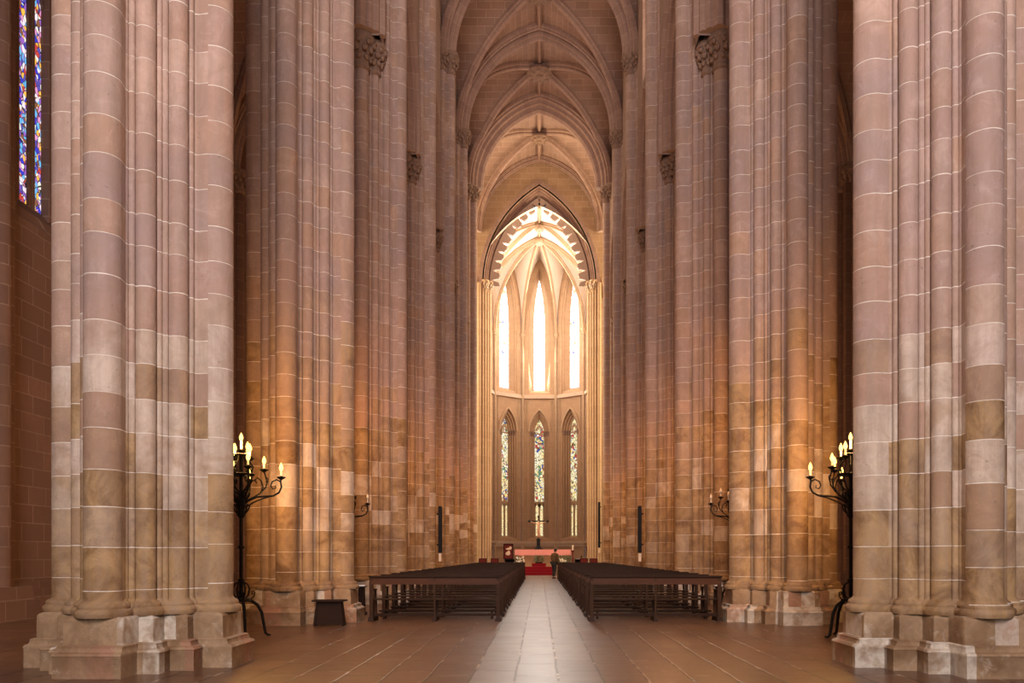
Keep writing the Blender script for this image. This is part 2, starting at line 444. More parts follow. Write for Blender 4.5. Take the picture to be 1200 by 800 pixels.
def plinth_outline(e, oct_=0.0):
    """e: outward growth. blocks under each shaft"""
    blocks = []
    for k in range(4):
        A = Vector(BIG[k]); u = A.normalized(); v = Vector((-u.y, u.x))
        blocks.append((u, v, .5, 1.14 + e, .34 + e * .35))
        B = Vector(BIG[(k + 1) % 4])
    sq = []
    for sx in (-1, 1):
        for sy in (-1, 1):
            for (mx, my) in ((.345, .62), (.62, .345)): sq.append((sx * mx, sy * my, .165 + e))
    pts = []
    for q in range(NA):
        a = 2 * PI * (q + .5) / NA; c, s = math.cos(a), math.sin(a)
        best = (.98 + e) / (abs(c) + abs(s))
        def slab(cx, cy, hx, hy):
            t0, t1 = -1e9, 1e9
            for (p, d, lo, hi) in ((0, c, cx - hx, cx + hx), (0, s, cy - hy, cy + hy)):
                if abs(d) < 1e-9:
                    if not lo <= 0 <= hi: return -1
                    continue
                a0, a1 = lo / d, hi / d
                if a0 > a1: a0, a1 = a1, a0
                t0, t1 = max(t0, a0), min(t1, a1)
            return t1 if t1 > max(t0, 0) else -1
        for (x, y, h) in sq: best = max(best, slab(x, y, h, h))
        for (u, v, lo, hi, w) in blocks:
            cx = u.x * (lo + hi) / 2; cy = u.y * (lo + hi) / 2
            hx = abs(u.x) * (hi - lo) / 2 + abs(v.x) * w; hy = abs(u.y) * (hi - lo) / 2 + abs(v.y) * w
            best = max(best, slab(cx, cy, hx, hy))
        pts.append((best * c, best * s))
    return pts
def capital_mb(mb, c, k, z0, h):
    """foliate capital on one shaft, k = shaft radius"""
    mb.lathe([(k + .005, z0 - .05), (k + .05, z0), (k + .05, z0 + .06), (k + .02, z0 + .09), (k + .03, z0 + .35 * h), (k + .09, z0 + .6 * h), (k + .16, z0 + .74 * h),
              (k + .17, z0 + .78 * h), (k + .19, z0 + .8 * h), (k + .2, z0 + .88 * h), (k + .17, z0 + .9 * h), (k + .17, z0 + h)], 24, (c[0], c[1], 0))
    for tier, (zz, rr, nb, sz) in enumerate(((.30, k + .06, 8, .075), (.52, k + .12, 9, .085), (.70, k + .17, 8, .07))):
        for q in range(nb):
            a = 2 * PI * (q + tier * .5) / nb
            mb.blob((c[0] + rr * math.cos(a), c[1] + rr * math.sin(a), z0 + zz * h), (sz * .8, sz, sz * 1.25), 6, 4, 0, a)
            mb.blob((c[0] + (rr + .05) * math.cos(a), c[1] + (rr + .05) * math.sin(a), z0 + (zz + .07) * h), (sz * .5, sz * .6, sz * .45), 6, 4, 0, a)
    return mb

def make_pier():
    root = thing('stone_pier', 'x', 'pier')
    lv = [(.66, .085), (.70, .10), (.735, .095), (.76, .06), (.785, .065), (.81, .05), (.83, .012), (.86, 0.0), (CAP_N, 0.0)]
    po, ids = pier_outline(0.0)
    rings = [[(x, y, z) for (x, y) in pier_outline(o)[0]] for (z, o) in lv]
    rings[-1] = [(x, y, CAP_N + .6) for (x, y) in po]
    zs = [l[0] for l in lv]; zs[-1] = CAP_N + .6
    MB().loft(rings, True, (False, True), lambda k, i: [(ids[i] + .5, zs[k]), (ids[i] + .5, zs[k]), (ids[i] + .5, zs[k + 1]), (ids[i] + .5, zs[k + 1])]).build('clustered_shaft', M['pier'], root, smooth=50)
    def pid(i): return int(i / NA * 28) + 60
    L = [(0, .125), (.235, .125), (.25, .135), (.275, .12), (.29, .075), (.33, .06), (.345, .065), (.36, .02)]
    rings = [[(x, y, z) for (x, y) in plinth_outline(o)] for (z, o) in L]
    MB().loft(rings, True, (False, False), lambda k, i: [(pid(i) + .5, L[k][0] + .17)] * 2 + [(pid(i) + .5, L[k + 1][0] + .17)] * 2).build('lower_plinth', M['plinth'], root, smooth=40)
    L2 = [(.36, .02), (.36, 0.0), (.63, -.005), (.655, -.03), (.67, -.06)]
    rings = [[(x, y, z) for (x, y) in plinth_outline(o)] for (z, o) in L2]
    MB().loft(rings, True, (False, True), lambda k, i: [(pid(i) + 40.5, L2[k][0] + .17)] * 2 + [(pid(i) + 40.5, L2[k + 1][0] + .17)] * 2).build('upper_plinth', M['plinth'], root, smooth=40)
    for sgn in (-1, 1):
        m = capital_mb(MB(), (0, sgn * .92), .205, CAP_A - .45, .95)
        for sx in (-1, 1): capital_mb(m, (sx * .325, sgn * .59), .125, CAP_A - .38, .85)
        m.build('arcade_capital', M['carve'], root)
    m = capital_mb(MB(), (.92, 0), .205, CAP_N - .45, .95)
    for sy in (-1, 1): capital_mb(m, (.59, sy * .325), .125, CAP_N - .38, .85)
    m.build('nave_capital', M['carve'], root)
    return root
def plinth_stone():
    t = NT('plinth_stone'); uv = t.n('ShaderNodeUVMap').outputs[0]; x, z, _ = t.sep(uv)
    ox, oy, _ = t.sep(t.n('ShaderNodeObjectInfo').outputs['Location'])
    pos = t.n('ShaderNodeNewGeometry').outputs['Position']
    w = t.wn(t.comb(t.math('FLOOR', x), t.math('FLOOR', ox), t.math('FLOOR', oy))); rc = t.sep(w[1])
    bl = t.noise(pos, 2.2, 6, .65, .5)
    c = t.mix(t.rng(bl, .33, .68), (.17, .092, .042), (.33, .215, .125))
    c = t.mix(t.math('MULTIPLY', t.rng(rc[0], .74, .8), t.rng(bl, .35, .6, .3, .75)), c, (.30, .135, .085))
    c = t.mix(t.math('MULTIPLY', t.rng(rc[1], .70, .75), t.rng(t.noise(pos, 3.1, 4), .38, .5, .2, .9)), c, (.52, .45, .37))
    wear = t.rng(t.noise(pos, 5, 5, .7, .5), .56, .68); c = t.mix(t.math('MULTIPLY', wear, .45), c, (.48, .40, .32))
    nf = t.noise(pos, 12, 6, .65); c = t.mix(t.rng(nf, .3, .6, .45, 0), c, (.16, .1, .065))
    t.bsdf(c, .72, 0, t.math('ADD', nf, bl), .4, .02, .3); return t.m
M['plinth'] = plinth_stone()

ORD = ['nearest', 'second', 'third', 'fourth', 'fifth', 'sixth', 'farthest']
proto = make_pier()
for k in range(NP):
    for side in (-1, 1):
        o = proto if (k == 0 and side == -1) else copy_tree(proto)
        o.location = (-PX if side < 0 else 5.1, PY[k], 0); o.rotation_euler = (0, 0, 0 if side < 0 else PI)
        sd = 'left' if side < 0 else 'right'
        if k == 0:
            lab = ('massive clustered stone pier in the left foreground, beside the stained glass window' if side < 0 else
                   'massive clustered stone pier at the right edge of the foreground, pink and grey stone')
        elif k == 1:
            lab = ('clustered stone pier with the small wooden stool at its foot, left of the pews' if side < 0 else
                   'pale clustered stone pier behind the candelabrum, beside the right front pew')
        elif k == NP - 1:
            lab = f'farthest clustered stone pier of the {sd} row, at the corner of the crossing'
        else:
            lab = f'slender-looking clustered stone pier rising behind the pews, {ORD[k]} of the {sd} row from the camera'
        tag(o, lab, 'pier', 'clustered piers of the nave')

# the two pairs of piers beside and behind the camera (part of the enclosing shell)
for k in (-1, -2):
    for side in (-1, 1):
        sh_ = proto.children[0].copy(); COL.objects.link(sh_); sh_.parent = None
        sh_.name = 'wall_' + ('left' if side < 0 else 'right') + '_pier'; sh_.location = (side * 5.05, Y0 + BAY * k, -.66); sh_.rotation_euler = (0, 0, 0 if side < 0 else PI); struct(sh_)

# ------------------------------------------------------------------ nave walls: arcade + clerestory
def nave_wall(side):
    nm = 'wall_left' if side < 0 else 'wall_right'
    mb = MB(); TI = lambda s, z, d: (side * (WIN + d), s, z); TO = lambda s, z, d: (side * (WOUT - d), s, z)
    ops = []; a_ops = []
    ys = [Y0 + BAY * (k + .5) for k in range(-3, NP - 1)]
    for y in ys:
        ops.append((y, 2.2, CAP_A + .40, CAP_A + 1.4, 3.9)); ops.append((y, 1.15, 21.6, 25.2, 2.4)); a_ops.append((y, 2.2, CAP_A + .40, CAP_A + 1.4, 3.9))
    panel(mb, TI, ys[0] - BAY / 2, YC0 + .3, CAP_A + .42, 30.4, ops)
    panel(mb, TO, ys[0] - BAY / 2, YC0 + .3, CAP_A + .42, 30.4, a_ops)
    for y in ys:
        reveal(mb, TI, y, [(2.2, CAP_A + .42, CAP_A + 1.4, 3.9, 0), (2.2, CAP_A + .42, CAP_A + 1.4, 3.9, WOUT - WIN)], sill=False)
        reveal(mb, TI, y, [(1.15, 21.6, 25.2, 2.4, 0), (.95, 21.9, 25.2, 2.2, .45)])
    w = struct(mb.build(nm, M['wall'], smooth=0))
    prof = [(-.5, -.02), (-.5, .06), (-.44, .13), (-.36, .13), (-.33, .2), (-.26, .27), (-.18, .25), (-.14, .32), (-.07, .4), (.07, .4), (.14, .32), (.18, .25), (.26, .27), (.33, .2), (.36, .13), (.44, .13), (.5, .06), (.5, -.02)]
    for y in ys:
        m = MB(); m.sweep(arch_path(2.2, 3.9, CAP_A + 1.4, 14, .92), (side * (WIN + WOUT) / 2, y, 0), (0, 1), prof)
        m.build('arcade_arch', M['rib'], w, smooth=40)
    hood = [(-.02, -.02), (.1, -.06), (.14, -.1), (.14, -.2), (.08, -.24), (-.02, -.26)]
    for i, y in enumerate(ys):
        m = MB()
        if side < 0: m.sweep(arch_path(2.2, 3.9, CAP_A + 1.4, 14, .92), (side * WIN, y, 0), (0, 1), hood)
        else: m.sweep(arch_path(2.2, 3.9, CAP_A + 1.4, 14, .92), (side * WIN, y, 0), (0, -1), hood)
        m.build('hood_moulding', M['rib'], w, smooth=40)
        g = MB(); glass(g, TI, y, .95, 21.9, 25.2, 2.2, .45)
        g.build('clerestory_glass', M['clere'], w, smooth=0, recalc=False)
    return w
M['clere'] = stained('clerestory_glass', 8, [(1, .76, .56), (.95, .7, .58), (1, .8, .5), (.9, .66, .6)], sx=5, sy=4)
for sd in (-1, 1): nave_wall(sd)

# ------------------------------------------------------------------ vaults
def vault_web(mb, xc, yc, hw, hb, zs, h, N=14, clip=None):
    """quadripartite vault: z = P(min(|u|,|v|))"""
    def P(t): return zs + arch(min(1, abs(t)) * hw, hw, h)
    ar = [0.0]
    for i in range(1, N + 1): ar.append(ar[-1] + math.hypot(hw / N, P(i / N) - P((i - 1) / N)))
    arb = [a * hb / hw + a * .0 for a in ar]
    for sx in (-1, 1):
        for sy in (-1, 1):
            def V(i, j): return (xc + sx * hw * i / N, yc + sy * hb * j / N, P(min(i, j) / N))
            for i in range(N):
                for j in range(N):
                    def tri(idx, kind):
                        vs = [V(a, b) for (a, b) in idx]
                        if kind: uv = [(v[1] + sx * 3.1, ar[a] * sx) for v, (a, b) in zip(vs, idx)]
                        else: uv = [(v[0] + 50, arb[b] * sy + 20) for v, (a, b) in zip(vs, idx)]
                        mb.add(vs, [tuple(range(len(vs)))], [uv])
                    if i < j: tri([(i, j), (i + 1, j), (i + 1, j + 1), (i, j + 1)], True)
                    elif i > j: tri([(i, j), (i + 1, j), (i + 1, j + 1), (i, j + 1)], False)
                    else:
                        tri([(i, j), (i + 1, j + 1), (i, j + 1)], True)
                        tri([(i, j), (i + 1, j), (i + 1, j + 1)], False)
RIB = [(-.17, -.04), (-.17, .1), (-.08, .17), (-.11, .25), (-.06, .33), (.06, .33), (.11, .25), (.08, .17), (.17, .1), (.17, -.04)]
TRV = [(-.5, -.05), (-.5, .16), (-.42, .2), (-.43, .28), (-.36, .33), (-.29, .29), (-.27, .2), (-.2, .2), (-.22, .36), (-.2, .46), (-.12, .5), (-.09, .44), (-.1, .56), (-.05, .64), (.05, .64), (.1, .56), (.09, .44), (.12, .5), (.2, .46), (.22, .36), (.2, .2), (.27, .2), (.29, .29), (.36, .33), (.43, .28), (.42, .2), (.5, .16), (.5, -.05)]
TRV2 = [(-.8, -.05), (-.8, .2), (-.68, .24), (-.7, .34), (-.6, .4), (-.5, .37), (-.46, .46), (-.48, .55), (-.38, .62), (-.28, .59), (-.22, .7), (-.24, .82), (-.12, .95), (.12, .95), (.24, .82), (.22, .7), (.28, .59), (.38, .62), (.48, .55), (.46, .46), (.5, .37), (.6, .4), (.7, .34), (.68, .24), (.8, .2), (.8, -.05)]
ZS = CAP_N + .45; HN = 5.65
def scaled(p, k): return [(a * k, b * k) for a, b in p]
def boss_mb(r, z, c):
    m = MB(); m.lathe([(r * .5, .12), (r, .02), (r * 1.05, -.12), (r * .9, -.22), (r * .55, -.28)], 20, (c[0], c[1], z))
    for q in range(8):
        a = q * PI / 4
        m.blob((c[0] + r * .72 * math.cos(a), c[1] + r * .72 * math.sin(a), z - .25), (r * .26, r * .2, .08), 6, 4, 0, a)
    m.blob((c[0], c[1], z - .3), (r * .3, r * .3, .1))
    return m
def vault_bay(name, xc, yc, hw, hb, zs, h, web, rib, boss=.45, ridge=True, rk=1.0):
    mb = MB(); vault_web(mb, xc, yc, hw, hb, zs, h)
    w = struct(mb.build(name, web, smooth=30, recalc=False))
    dl = math.hypot(hw, hb)
    for sg in (-1, 1):
        pts = []
        for i in range(-18, 19):
            t = math.copysign(math.sin(abs(i) / 18 * PI / 2) ** .9, i) if i else 0
            pts.append((t * dl, zs + arch(abs(t) * hw, hw, h)))
        MB().sweep(pts, (xc, yc, 0), (hw, sg * hb), scaled(RIB, rk)).build('diagonal_rib', rib, w, smooth=40)
    if ridge:
        za = zs + h
        MB().sweep([(-hb, za), (hb, za)], (xc, yc, 0), (0, 1), scaled(RIB, rk * .8)).build('ridge_rib', rib, w, smooth=40)
        MB().sweep([(-hw, za), (hw, za)], (xc, yc, 0), (1, 0), scaled(RIB, rk * .8)).build('ridge_rib', rib, w, smooth=40)
    if boss: boss_mb(boss, zs + h - .38, (xc, yc)).build('boss', M['carve'] if rib is M['rib'] else rib, w)
    return w
prevw = None
for k in range(-2, NP):
    yc = Y0 + BAY * (k - .5)
    w = vault_bay('ceiling', 0, yc, WIN, BAY / 2, ZS, HN, M['web'], M['rib'], .72)
    y = Y0 + BAY * k
    pr = TRV2 if k == NP - 1 else TRV
    MB().sweep(arch_path(WIN, HN, ZS, 20), (0, y, 0), (1, 0), pr).build('transverse_arch', M['rib'], w, smooth=40)
CB = (YC1 - YC0) / 2
wc = vault_bay('ceiling', 0, (YC0 + YC1) / 2, WIN, CB, ZS, HN - .3, M['web'], M['rib'], .55)
# aisles
for side in (-1, 1):
    xa = side * (WOUT + AX) / 2; ha = (AX - WOUT) / 2
    for k in range(-2, NP):
        yc = Y0 + BAY * (k - .5)
        w = vault_bay('ceiling', xa, yc, ha, BAY / 2, CAP_A + .3, 4.6, M['web'], M['rib'], .3, False, .8)
        MB().sweep(arch_path(ha, 4.6, CAP_A + .3, 14), (xa, Y0 + BAY * k, 0), (1, 0), scaled(TRV, .75)).build('transverse_arch', M['rib'], w, smooth=40)

# ------------------------------------------------------------------ aisle walls with windows and responds
GLASS_A = [(.05, .05, .55), (.85, .8, .7), (.55, .06, .05), (.95, .5, .08), (.3, .12, .5), (.15, .45, .8), (.9, .75, .85), (.25, .1, .05), (.1, .08, .4), (.75, .3, .55)]
M['aisleglass'] = stained('aisle_stained_glass', 1.25, GLASS_A, sx=11, sy=7, bands=.8)
WB = [1, 2]                                        # bays that carry a modelled window
nwin = 0
for side in (-1, 1):
    T = lambda s, z, d: (side * (AX + d), s, z)
    mb = MB(); ops = []
    for k in range(-1, NP - 1):
        y = Y0 + BAY * (k + .5) - .35
        if k in WB: ops.append((y, 1.8, 9.0, 14.6, 4.0))
    panel(mb, T, YW, YC0, 0, 21, ops)
    for (c, hw, zb, zs, rise) in ops:
        reveal(mb, T, c, [(1.8, 9.0, 14.6, 4.0, 0), (1.78, 9.1, 14.6, 4.0, .06), (1.6, 9.3, 14.6, 3.8, .12), (1.58, 9.35, 14.6, 3.8, .2), (1.25, 9.7, 14.6, 3.4, .5)])
    # low bench and plinth course along the wall
    mb.box((side * (AX - .12), (YW + YC0) / 2, .3), (.24, YC0 - YW, .6))
    mb.box((side * (AX - .07), (YW + YC0) / 2, .68), (.14, YC0 - YW, .16))
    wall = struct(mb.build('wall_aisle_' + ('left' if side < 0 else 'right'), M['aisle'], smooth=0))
    for (c, hw, zb, zs, rise) in ops:
        nwin += 1
        g = MB(); glass(g, T, c, 1.25, 9.7, 14.6, 3.4, .5)
        g = struct(g.build(f'window_{nwin}', M['aisleglass'], smooth=0, recalc=False))
        tr = MB()
        for q in (-2, -1, 0, 1, 2):
            s = c + q * .57; tr.box((side * (AX + (.40 if q == 0 else .46)), s, 12.3), (.2 if q == 0 else .07, .22, 5.6)); tr.tube([T(s, 9.6, .42), T(s, 15.1, .42)], .028, 8)
        for q in range(4):
            s = c - .855 + q * .57
            tr.sweep([(a, z) for a, z in arch_path(.2, .4, 14.7, 6)], T(s, 0, .46)[:2] + (0,), (0, 1), [(-.035, -.06), (-.035, .05), (.035, .05), (.035, -.06)])
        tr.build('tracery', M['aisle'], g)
    # responds
    for k in range(0, NP):
        y = Y0 + BAY * k; m = MB()
        for (dx, dy, r) in ((.42, 0, .2), (.22, .3, .13), (.22, -.3, .13), (.1, .55, .12), (.1, -.55, .12)):
            m.tube([(side * (AX - dx), y + dy, .7), (side * (AX - dx), y + dy, CAP_A)], r, 14)
        m.box((side * (AX - .2), y, CAP_A / 2 + .35), (.4, 1.0, CAP_A - .7))
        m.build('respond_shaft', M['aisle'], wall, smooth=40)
        b = MB(); b.box((side * (AX - .38), y, .2), (.76, 1.6, .4)); b.box((side * (AX - .34), y, .55), (.68, 1.45, .3), top=.95)
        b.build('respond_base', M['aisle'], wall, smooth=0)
        c = capital_mb(MB(), (side * (AX - .42), y), .2, CAP_A - .5, .8)
        for s in (-1, 1): capital_mb(c, (side * (AX - .22), y + s * .3), .13, CAP_A - .45, .75)
        c.build('respond_capital', M['carve'], wall)

# ------------------------------------------------------------------ west end (behind the camera) and transept arms
mb = MB(); T = lambda s, z, d: (s, YW - d, z)
WZ = (0, 3.0, 9.0, 19.0, 6.0)
panel(mb, T, -AX, AX, 0, 31, [(0, 3.0, 9.0, 19.0, 6.0)])
reveal(mb, T, 0, [(3.0, 9.0, 19.0, 6.0, 0), (2.8, 9.2, 19, 5.8, .5)])
struct(mb.build('wall_west', M['wall'], smooth=0))
g = MB(); glass(g, T, 0, 2.8, 9.2, 19.0, 5.8, .5)
M['westglass'] = stained('west_window_glass', 6, [(.95, .88, .85), (.9, .85, .9), (1, .9, .75), (.8, .8, .9)], sx=4, sy=3)
nwin += 1; struct(g.build(f'window_{nwin}', M['westglass'], smooth=0, recalc=False))
M['trglass'] = stained('transept_window_glass', 16, [(1, .88, .6), (1, .8, .5), (.95, .85, .7), (1, .75, .42)], sx=4, sy=3)
for side in (-1, 1):
    mb = MB(); TW = lambda s, z, d: (side * (16 + d), s, z)
    op = ((YC0 + YC1) / 2, 1.9, 8.0, 20.0, 5.0)
    panel(mb, TW, YC0, YC1, 0, 31, [op])
    reveal(mb, TW, op[0], [(1.9, 8.0, 20.0, 5.0, 0), (1.7, 8.2, 20, 4.8, .5)])
    TA = lambda s, z, d: (s, YC0 + .4 - d, z)
    s0, s1 = sorted((side * WIN, side * 16))
    panel(mb, TA, s0, s1, 16.0, 31); panel(mb, TA, *sorted((side * AX, side * 16)), 0, 16)
    TE = lambda s, z, d: (s, YC1 + d, z)
    panel(mb, TE, *sorted((side * 4.7, side * 16)), 0, 31)
    w = struct(mb.build('wall_transept_' + ('left' if side < 0 else 'right'), M['wall'], smooth=0))
    g = MB(); glass(g, TW, op[0], 1.7, 8.2, 20.0, 4.8, .5)
    nwin += 1; struct(g.build(f'window_{nwin}', M['trglass'], smooth=0, recalc=False))
    mb = MB(); n = 16; L = 16 - WIN
    pts = [(CB * math.sin(i / n * PI / 2), ) for i in range(-n, n + 1)]
    for a, b in zip(range(-n, n), range(-n + 1, n + 1)):
        ya, yb = CB * math.sin(a / n * PI / 2), CB * math.sin(b / n * PI / 2)
        za, zb = (ZS + arch(abs(q), CB, HN - .3) for q in (ya, yb)); ym = (YC0 + YC1) / 2
        mb.add([(side * WIN, ym + ya, za), (side * 16, ym + ya, za), (side * 16, ym + yb, zb), (side * WIN, ym + yb, zb)], [(0, 1, 2, 3)],
               [[(0, ya), (L, ya), (L, yb), (0, yb)]])
    struct(mb.build('ceiling', M['web'], smooth=30, recalc=False))

# ------------------------------------------------------------------ chancel arch and chancel
CS = 20.6; CH = 6.9; CWH = 3.95
mb = MB(); T = lambda s, z, d: (s, YC1 + d, z)
panel(mb, T, -4.7, 4.7, 0, 0, [(0, CWH, -.01, CS, CH)], top=lambda s: ZS + arch(min(abs(s), WIN), WIN, HN - .3) + .05)
reveal(mb, T, 0, [(CWH, -.01, CS, CH, 0), (CWH, -.01, CS, CH, 1.2)])
we = struct(mb.build('wall_east', brick_stone('crossing_wall_stone', (.46, .30, .175), (.36, .225, .125), (.60, .47, .33), bw=.85, rh=.4, big=(.3, .19, .11)), smooth=0))
MB().sweep(arch_path(WIN, HN - .3, ZS, 20), (0, YC1 - .1, 0), (1, 0), scaled(TRV, .6)).build('wall_rib', M['rib'], we, smooth=40)
CPR = [(-.1, -.35), (.05, -.35), (.08, -.25), (.0, -.15), (.0, 0), (.12, .04), (.12, .14), (.28, .16), (.3, .28), (.42, .32), (.5, .42), (.7, .42), (.8, .3), (1.1, .26), (1.15, 0), (1.15, -.1), (-.1, -.1)]
CPR = [(-q[0], q[1]) for q in CPR]
MB().sweep(arch_path(CWH, CH, CS, 24), (0, YC1, 0), (1, 0), CPR).build('chancel_arch', M['rib'], we, smooth=40)
for side in (-1, 1):
    m = MB()
    for (dx, dy, r) in ((4.25, -.12, .13), (4.02, 0, .1), (3.86, .12, .12), (3.7, .3, .11), (3.58, .56, .16), (3.75, .9, .12)):
        m.tube([(side * dx, YC1 + dy, 0), (side * dx, YC1 + dy, CS)], r, 14)
    m.box((side * 4.3, YC1 + .55, CS / 2), (.9, 1.0, CS))
    m.build('jamb_shaft', M['pier2'] if 'pier2' in M else M['aprib'], we, smooth=40)
    c = MB()
    for (dx, dy, r) in ((3.86, .12, .12), (3.62, .45, .16)): capital_mb(c, (side * dx, YC1 + dy), r, CS - .5, .75)
    c.build('jamb_capital', M['aprib'], we)
# openwork cusped fringe hanging inside the chancel arch
def fringe():
    m = MB(); a, h = CWH - .42, CH - .62
    base = arch_path(a, h, CS, 60); Ls = [0]
    for p, q in zip(base, base[1:]): Ls.append(Ls[-1] + math.hypot(q[0] - p[0], q[1] - p[1]))
    # resample evenly
    N = 420; tot = Ls[-1]; pts = []; j = 0
    for i in range(N + 1):
        s = tot * i / N
        while j < len(Ls) - 2 and Ls[j + 1] < s: j += 1
        f = (s - Ls[j]) / max(1e-6, Ls[j + 1] - Ls[j]); p, q = base[j], base[j + 1]
        pts.append((p[0] + (q[0] - p[0]) * f, p[1] + (q[1] - p[1]) * f))
    half = tot / 2; nc = 10; pit = half / (nc + .45)
    outer = []; inner = []
    for i, p in enumerate(pts):
        s = tot * i / N; d = abs(s - half)
        pa = pts[max(i - 1, 0)]; pb = pts[min(i + 1, N)]
        t = Vector((pb[0] - pa[0], pb[1] - pa[1])).normalized(); nn = Vector((t.y, -t.x))
        if abs(d) < 1e-6: nn = Vector((0, -1))
        u = (d / pit - .45)
        if u < 0:
            w = d / (pit * .45); dep = .12 + .62 * w ** 1.5 - .25 * (1 if .45 < w < .62 else 0)
        else:
            fr = u % 1.0
            lobe = abs(math.cos(PI * fr)) ** .8                    # 1 at cusp tip, 0 mid-lobe
            dep = .10 + .60 * lobe
            if .22 < fr < .34 or .66 < fr < .78: dep += .14        # little side cusps make each opening a trefoil
        outer.append((p[0], p[1])); inner.append((p[0] + nn.x * dep, p[1] + nn.y * dep))
    y0, y1 = YC1 + .35, YC1 + .6
    vs = []
    for o, n_ in zip(outer, inner): vs += [(o[0], y0, o[1]), (n_[0], y0, n_[1]), (n_[0], y1, n_[1]), (o[0], y1, o[1])]
    fs = []
    for i in range(N):
        b, c = 4 * i, 4 * i + 4
        for k in range(4): fs.append((b + k, b + (k + 1) % 4, c + (k + 1) % 4, c + k))
    m.add(vs, fs); return m
fringe().build('cusped_fringe', M['rib'], we, smooth=0)

HA = 4.6; YA = 61.9; AZS = 19.5; AH = 6.5
M['apglass'] = None
GL = [(1, .82, .38), (.98, .9, .7), (.9, .62, .2), (1, .93, .72), (.35, .08, .03), (.95, .75, .4), (.06, .09, .34), (.98, .85, .5), (.55, .06, .05), (1, .95, .85), (.16, .3, .16), (.9, .7, .35)]
M['lowglass'] = stained('apse_lower_glass', 1.1, GL, sx=5.5, sy=3.8, bands=.9, wash=((1, .72, .28), (1, .93, .70)), washk=.42)
M['dadoglass'] = stained('apse_plain_quarries', 1.2, [(1, .78, .38), (.95, .72, .32), (1, .85, .5)], sx=9, sy=9)
M['upglass'] = stained('apse_upper_glass_centre', 9, [(1, .97, .95), (.97, .95, 1), (1, .98, .9)], lead=(.7, .7, .7), sx=6, sy=4)
M['upglass2'] = stained('apse_upper_glass_side', 4, [(1, .97, .92), (1, .95, .88), (.95, .9, .98), (1, .98, .95), (.5, .25, .12), (1, .97, .9), (.12, .14, .4), (1, .95, .85), (1, 1, 1)], lead=(.25, .2, .2), sx=7, sy=5, bands=.5, wash=((1, .97, .93), (1, .99, .97)), washk=.72)
# chancel bay
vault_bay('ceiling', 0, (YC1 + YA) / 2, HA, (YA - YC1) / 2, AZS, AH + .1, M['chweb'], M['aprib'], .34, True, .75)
mb = MB()
for side in (-1, 1):
    T = lambda s, z, d: (side * (HA + d), s, z)
    hb = (YA - YC1) / 2; ym = (YC1 + YA) / 2
    panel(mb, T, YC1 + .5, YA, 0, 0, [(ym, 1.1, 14.6, 20.2, 4.8)], top=lambda s: AZS + arch(min(1, abs(s - ym) / hb) * HA, HA, AH) + .05)
    reveal(mb, T, ym, [(1.1, 14.6, 20.2, 4.8, 0), (.75, 15, 20.2, 4.4, .5)])
    g = MB(); glass(g, T, ym, .75, 15, 20.2, 4.4, .5)
    nwin += 1; struct(g.build(f'window_{nwin}', M['upglass'], smooth=0, recalc=False))
struct(mb.build('wall_chancel', M['apse'], smooth=0))
